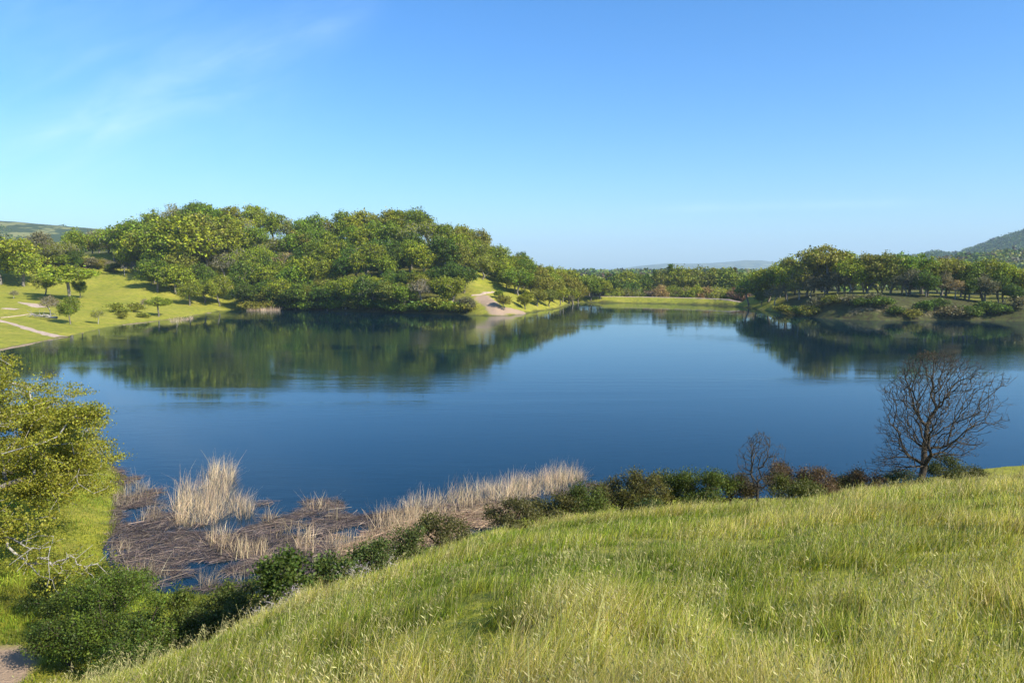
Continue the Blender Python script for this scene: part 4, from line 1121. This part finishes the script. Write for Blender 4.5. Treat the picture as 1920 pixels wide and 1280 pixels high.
    bv = unit(np.cross(av, g.normal(0, 1, (m_ * nh, 3))))
    sz = (0.016 + 0.0006 * np.repeat(rs, nh))[:, None] * g.uniform(.7, 1.3, (m_ * nh, 1))
    V3 = np.stack([C - av * sz, C + bv * sz * .17, C + av * sz, C - bv * sz * .17], 1).reshape(-1, 3)
    F3 = np.arange(m_ * nh * 4).reshape(-1, 4)
    T3 = np.repeat(np.repeat(np.array([0.42, 0.38, 0.17]) * g.uniform(.65, 1.15, (m_, 1)), nh, 0), 4, 0)
    Va = np.concatenate([V, V2, V3]); Fa = np.concatenate([Fq, F2 + len(V), F3 + len(V) + len(V2)])
    o = mk('meadow_grass', Va, Fa, M_GRASS, col={'tint': np.concatenate([T, T2, T3])})
    tag(o, 'tall green and straw-coloured wild grass covering the near slope', 'grass', kind='stuff')
    # softer green grass on the left bank and at the water's edge
    n = 150000
    Y = g.uniform(17, 58, n); X = g.uniform(-0.78, 0.2, n) * Y
    d = sdist(X, Y); Z = height(X, Y, d); F = Fhill(X, Y)
    keep = (d > 0.1) & (F <= Z - 0.3) & (np.hypot((X + 16.2) / 2.2, (Y - 21) / 2.6) > 0.8)
    X, Y, Z = X[keep], Y[keep], Z[keep]; n = len(X)
    H = np.clip(0.22 + .2 * fbm(X, Y, 2.5, 3, 41), .06, .5) * g.uniform(.5, 1.3, n)
    ln = g.normal(0, .35, (n, 3)) * H[:, None] * np.array([1, 1, 0])
    tint = np.array([0.15, 0.22, 0.018]) * (0.95 + 1.1 * fbm(X, Y, 2.2, 4, 45))[:, None].clip(.35, 1.5) * g.uniform(.6, 1.3, (n, 1)) + np.array([.16, .11, .02]) * np.clip(fbm(X, Y, 4, 3, 43) + .25, 0, 1)[:, None]
    V, Fq, T = blades(X, Y, Z, H, 0.028 * g.uniform(.6, 1.3, n), ln, tint, g, 2)
    o = mk('bank_grass', V, Fq, M_GRASS, col={'tint': T})
    tag(o, 'lush green grass on the lake bank under the big oak', 'grass', kind='stuff')
grass()

# ------------------------------------------------------------------ dead cattail reeds
def inpoly(X, Y, poly):
    P = np.array(poly); c = np.zeros(len(X), bool)
    for a, b in zip(P, np.roll(P, -1, 0)):
        c ^= ((a[1] > Y) != (b[1] > Y)) & (X < (b[0] - a[0]) * (Y - a[1]) / (b[1] - a[1] + 1e-12) + a[0])
    return c
def in_px(polypx, n, g, clump=None, cs=1.2):
    P = [wpt(*p) for p in polypx]; A = np.array(P)
    X = g.uniform(A[:, 0].min(), A[:, 0].max(), n * 4); Y = g.uniform(A[:, 1].min(), A[:, 1].max(), n * 4)
    k = inpoly(X, Y, P)
    if clump is not None: k &= vnoise(X, Y, cs, 51) + 0.5 * vnoise(X, Y, cs * .4, 53) > clump
    X, Y = X[k][:n], Y[k][:n]
    return X, Y
def stalks(name, label, polys, hlo, hhi, tint0, tint1, seed, wd=0.016, lean=0.5, bent=0.5):
    g = np.random.default_rng(seed); Vs, Fs, Ts = [], [], []; nv = 0
    for poly, n, cl in polys:
        X, Y = in_px(poly, n, g, cl)
        n = len(X)
        Z = np.maximum(height(X, Y), -0.4)
        H = g.uniform(hlo * 0.7, hhi, n) * (1 + 0.7 * vnoise(X, Y, 1.4, 57) + 0.5 * vnoise(X, Y, .5, 58))
        a = g.normal(0.2, 1.5, n); l = np.abs(g.normal(0, lean, n)) * H; b_ = g.random(n) < bent
        l = np.where(b_, H * g.uniform(.5, 1.1, n), l); H = np.where(b_, H * g.uniform(.35, .8, n), H)
        le = np.stack([np.cos(a) * l, np.sin(a) * l, -0.15 * l], 1)
        m = g.random((n, 1)); tint = (np.array(tint0) * m + np.array(tint1) * (1 - m)) * g.uniform(.7, 1.2, (n, 1))
        V, F, T = blades(X, Y, Z, H - Z, wd * g.uniform(.5, 1.4, n), le, tint, g, 3, 1.7)
        Vs.append(V); Fs.append(F + nv); Ts.append(T); nv += len(V)
    o = mk(name, np.concatenate(Vs), np.concatenate(Fs), M_REED, col={'tint': np.concatenate(Ts)})
    return tag(o, label, 'reeds', kind='stuff')
TAN, PALE, BRN = (0.56, 0.41, 0.25), (0.68, 0.53, 0.34), (0.32, 0.245, 0.18)
stalks('dead_reeds', 'tall pale tan stand of dead reeds in the reed bed corner', [
    ([(322, 950), (335, 915), (365, 895), (400, 880), (440, 876), (436, 915), (425, 945), (440, 960), (395, 985), (350, 992), (325, 985)], 2700, -0.25),
    ([(430, 935), (455, 935), (478, 955), (470, 975), (440, 972)], 380, -0.2),
    ([(488, 965), (514, 965), (514, 982), (488, 982)], 70, None)], 0.85, 1.4, PALE, TAN, 1)
stalks('dead_reeds', 'long thin row of tan reed stalks running along the slope shore', [
    ([(690, 975), (760, 945), (880, 920), (980, 902), (1085, 888), (1100, 903), (1040, 925), (920, 950), (820, 975), (740, 1000)], 4500, -0.3),
    ([(960, 902), (1085, 890), (1098, 900), (1040, 914), (960, 922)], 900, None),
    ([(650, 1020), (720, 985), (800, 980), (840, 1000), (760, 1030), (680, 1050)], 1100, -0.05)], 0.7, 1.3, TAN, PALE, 2)
stalks('dead_reeds', 'scattered tufts of tan reeds in the middle of the dark reed bed', [
    ([(380, 1005), (420, 990), (440, 1020), (420, 1045), (390, 1030)], 330, None), ([(430, 1030), (500, 1020), (505, 1050), (440, 1050)], 380, None),
    ([(552, 1010), (590, 1005), (590, 1045), (555, 1045)], 240, None), ([(608, 1010), (660, 1005), (655, 1050), (610, 1050)], 260, -.1),
    ([(500, 990), (700, 960), (720, 1010), (560, 1040), (510, 1030)], 300, 0.1), ([(575, 950), (610, 945), (612, 958), (575, 958)], 60, None)], 0.6, 1.15, TAN, PALE, 3, bent=.4)
stalks('dead_reeds', 'greyish sparse reed stalks along the bank under the oak', [
    ([(208, 940), (250, 900), (300, 920), (330, 950), (300, 975), (230, 990)], 900, -0.05), ([(200, 990), (240, 990), (250, 1060), (225, 1095), (205, 1060)], 900, -.1),
    ([(235, 1070), (330, 1080), (340, 1112), (250, 1105)], 500, -0.05), ([(330, 1085), (520, 1085), (520, 1105), (330, 1112)], 260, 0)], 0.5, 1.1, (0.45, 0.38, 0.27), (0.28, 0.2, 0.13), 4, wd=0.014)
def litter():
    g = np.random.default_rng(9); Vs, Fs, Ts = [], [], []; nv = 0
    for poly, n, cl, t0, t1, zz in [
        ([(212, 900), (330, 960), (420, 1000), (560, 960), (680, 965), (800, 950), (900, 935), (1000, 930), (980, 965), (840, 1015), (700, 1055), (560, 1095), (430, 1112), (240, 1100), (205, 1040)], 17000, -0.2, BRN, (0.07, 0.05, 0.055), .05),
        ([(640, 1010), (760, 985), (900, 955), (1010, 930), (980, 968), (840, 1012), (700, 1052), (640, 1062)], 6500, -0.25, TAN, (0.34, 0.22, 0.14), .2),
        ([(1040, 905), (1110, 890), (1140, 905), (1110, 930), (1040, 935)], 900, -0.1, BRN, (0.1, .07, .05), .05),
        ([(215, 880), (300, 905), (320, 945), (225, 930)], 900, -0.1, BRN, (0.14, .08, .05), .05),
        ([(205, 868), (240, 885), (225, 900), (208, 895)], 200, None, BRN, (0.14, .08, .05), .05),
        ([(480, 940), (640, 935), (660, 975), (500, 985)], 900, 0.0, BRN, (0.2, .14, .1), .05)]:
        X, Y = in_px(poly, n, g, cl, 1.6); n = len(X)
        a = g.normal(0.3, 1.0, n) + 2.5 * vnoise(X, Y, 2.5, 61); L = g.uniform(.3, 1.5, n); tl = g.normal(0, .06, n)
        dv = np.stack([np.cos(a), np.sin(a), tl], 1); sd = np.stack([-np.sin(a), np.cos(a), g.normal(0, .5, n)], 1)
        wdt = (g.uniform(.004, .012, n))[:, None]
        C = np.stack([X, Y, np.maximum(height(X, Y), 0) + g.uniform(0.01, zz, n) + np.abs(tl) * L * .5], 1)
        e0 = C - dv * L[:, None] / 2; e1 = C + dv * L[:, None] / 2
        V = np.stack([e0 - sd * wdt, e0 + sd * wdt, e1 + sd * wdt * .5, e1 - sd * wdt * .5], 1).reshape(-1, 3)
        m = g.random((n, 1)) ** 1.5; t = (np.array(t0) * m + np.array(t1) * (1 - m)) * g.uniform(.6, 1.3, (n, 1))
        Vs.append(V); Fs.append(np.arange(n * 4).reshape(-1, 4) + nv); Ts.append(np.repeat(t, 4, 0)); nv += len(V)
    o = mk('reed_litter', np.concatenate(Vs), np.concatenate(Fs), M_REED, col={'tint': np.concatenate(Ts)})
    tag(o, 'dark mat of fallen brown reed stems floating on the shallow water', 'reeds', kind='stuff')
litter()
stalks('dead_reeds', 'pinkish-tan reed patch on the far shore below the wooded hill', [([(462, 579), (490, 578), (525, 579), (525, 583), (462, 583)], 2600, None)], 0.9, 1.7, (0.62, 0.42, 0.3), PALE, 5, wd=0.06)
stalks('dead_reeds', 'thin line of tan reeds in the water near the lone lakeside oak', [([(318, 601), (350, 597), (362, 595), (360, 599), (322, 605)], 420, None)], 0.5, 1.2, (0.62, 0.42, 0.3), PALE, 6, wd=0.05)

# ------------------------------------------------------------------ haze
def haze():
    m, t = newmat('haze')
    out = nd(t, 'ShaderNodeOutputMaterial')
    v = nd(t, 'ShaderNodeVolumePrincipled')
    v.inputs['Color'].default_value = (0.62, 0.84, 1.0, 1)
    v.inputs['Density'].default_value = 0.00012
    v.inputs['Anisotropy'].default_value = 0.0
    t.links.new(v.outputs[0], out.inputs['Volume'])
    x0, x1, y0, y1, z0, z1 = -12000, 12000, -12000, 12000, -9, 420
    V = [(x0, y0, z0), (x1, y0, z0), (x1, y1, z0), (x0, y1, z0), (x0, y0, z1), (x1, y0, z1), (x1, y1, z1), (x0, y1, z1)]
    F = [(0, 3, 2, 1), (4, 5, 6, 7), (0, 1, 5, 4), (1, 2, 6, 5), (2, 3, 7, 6), (3, 0, 4, 7)]
    o = mk('haze', V, F, m)
    tag(o, 'thin blue haze of air over the valley and far hills', 'haze', kind='stuff')
haze()
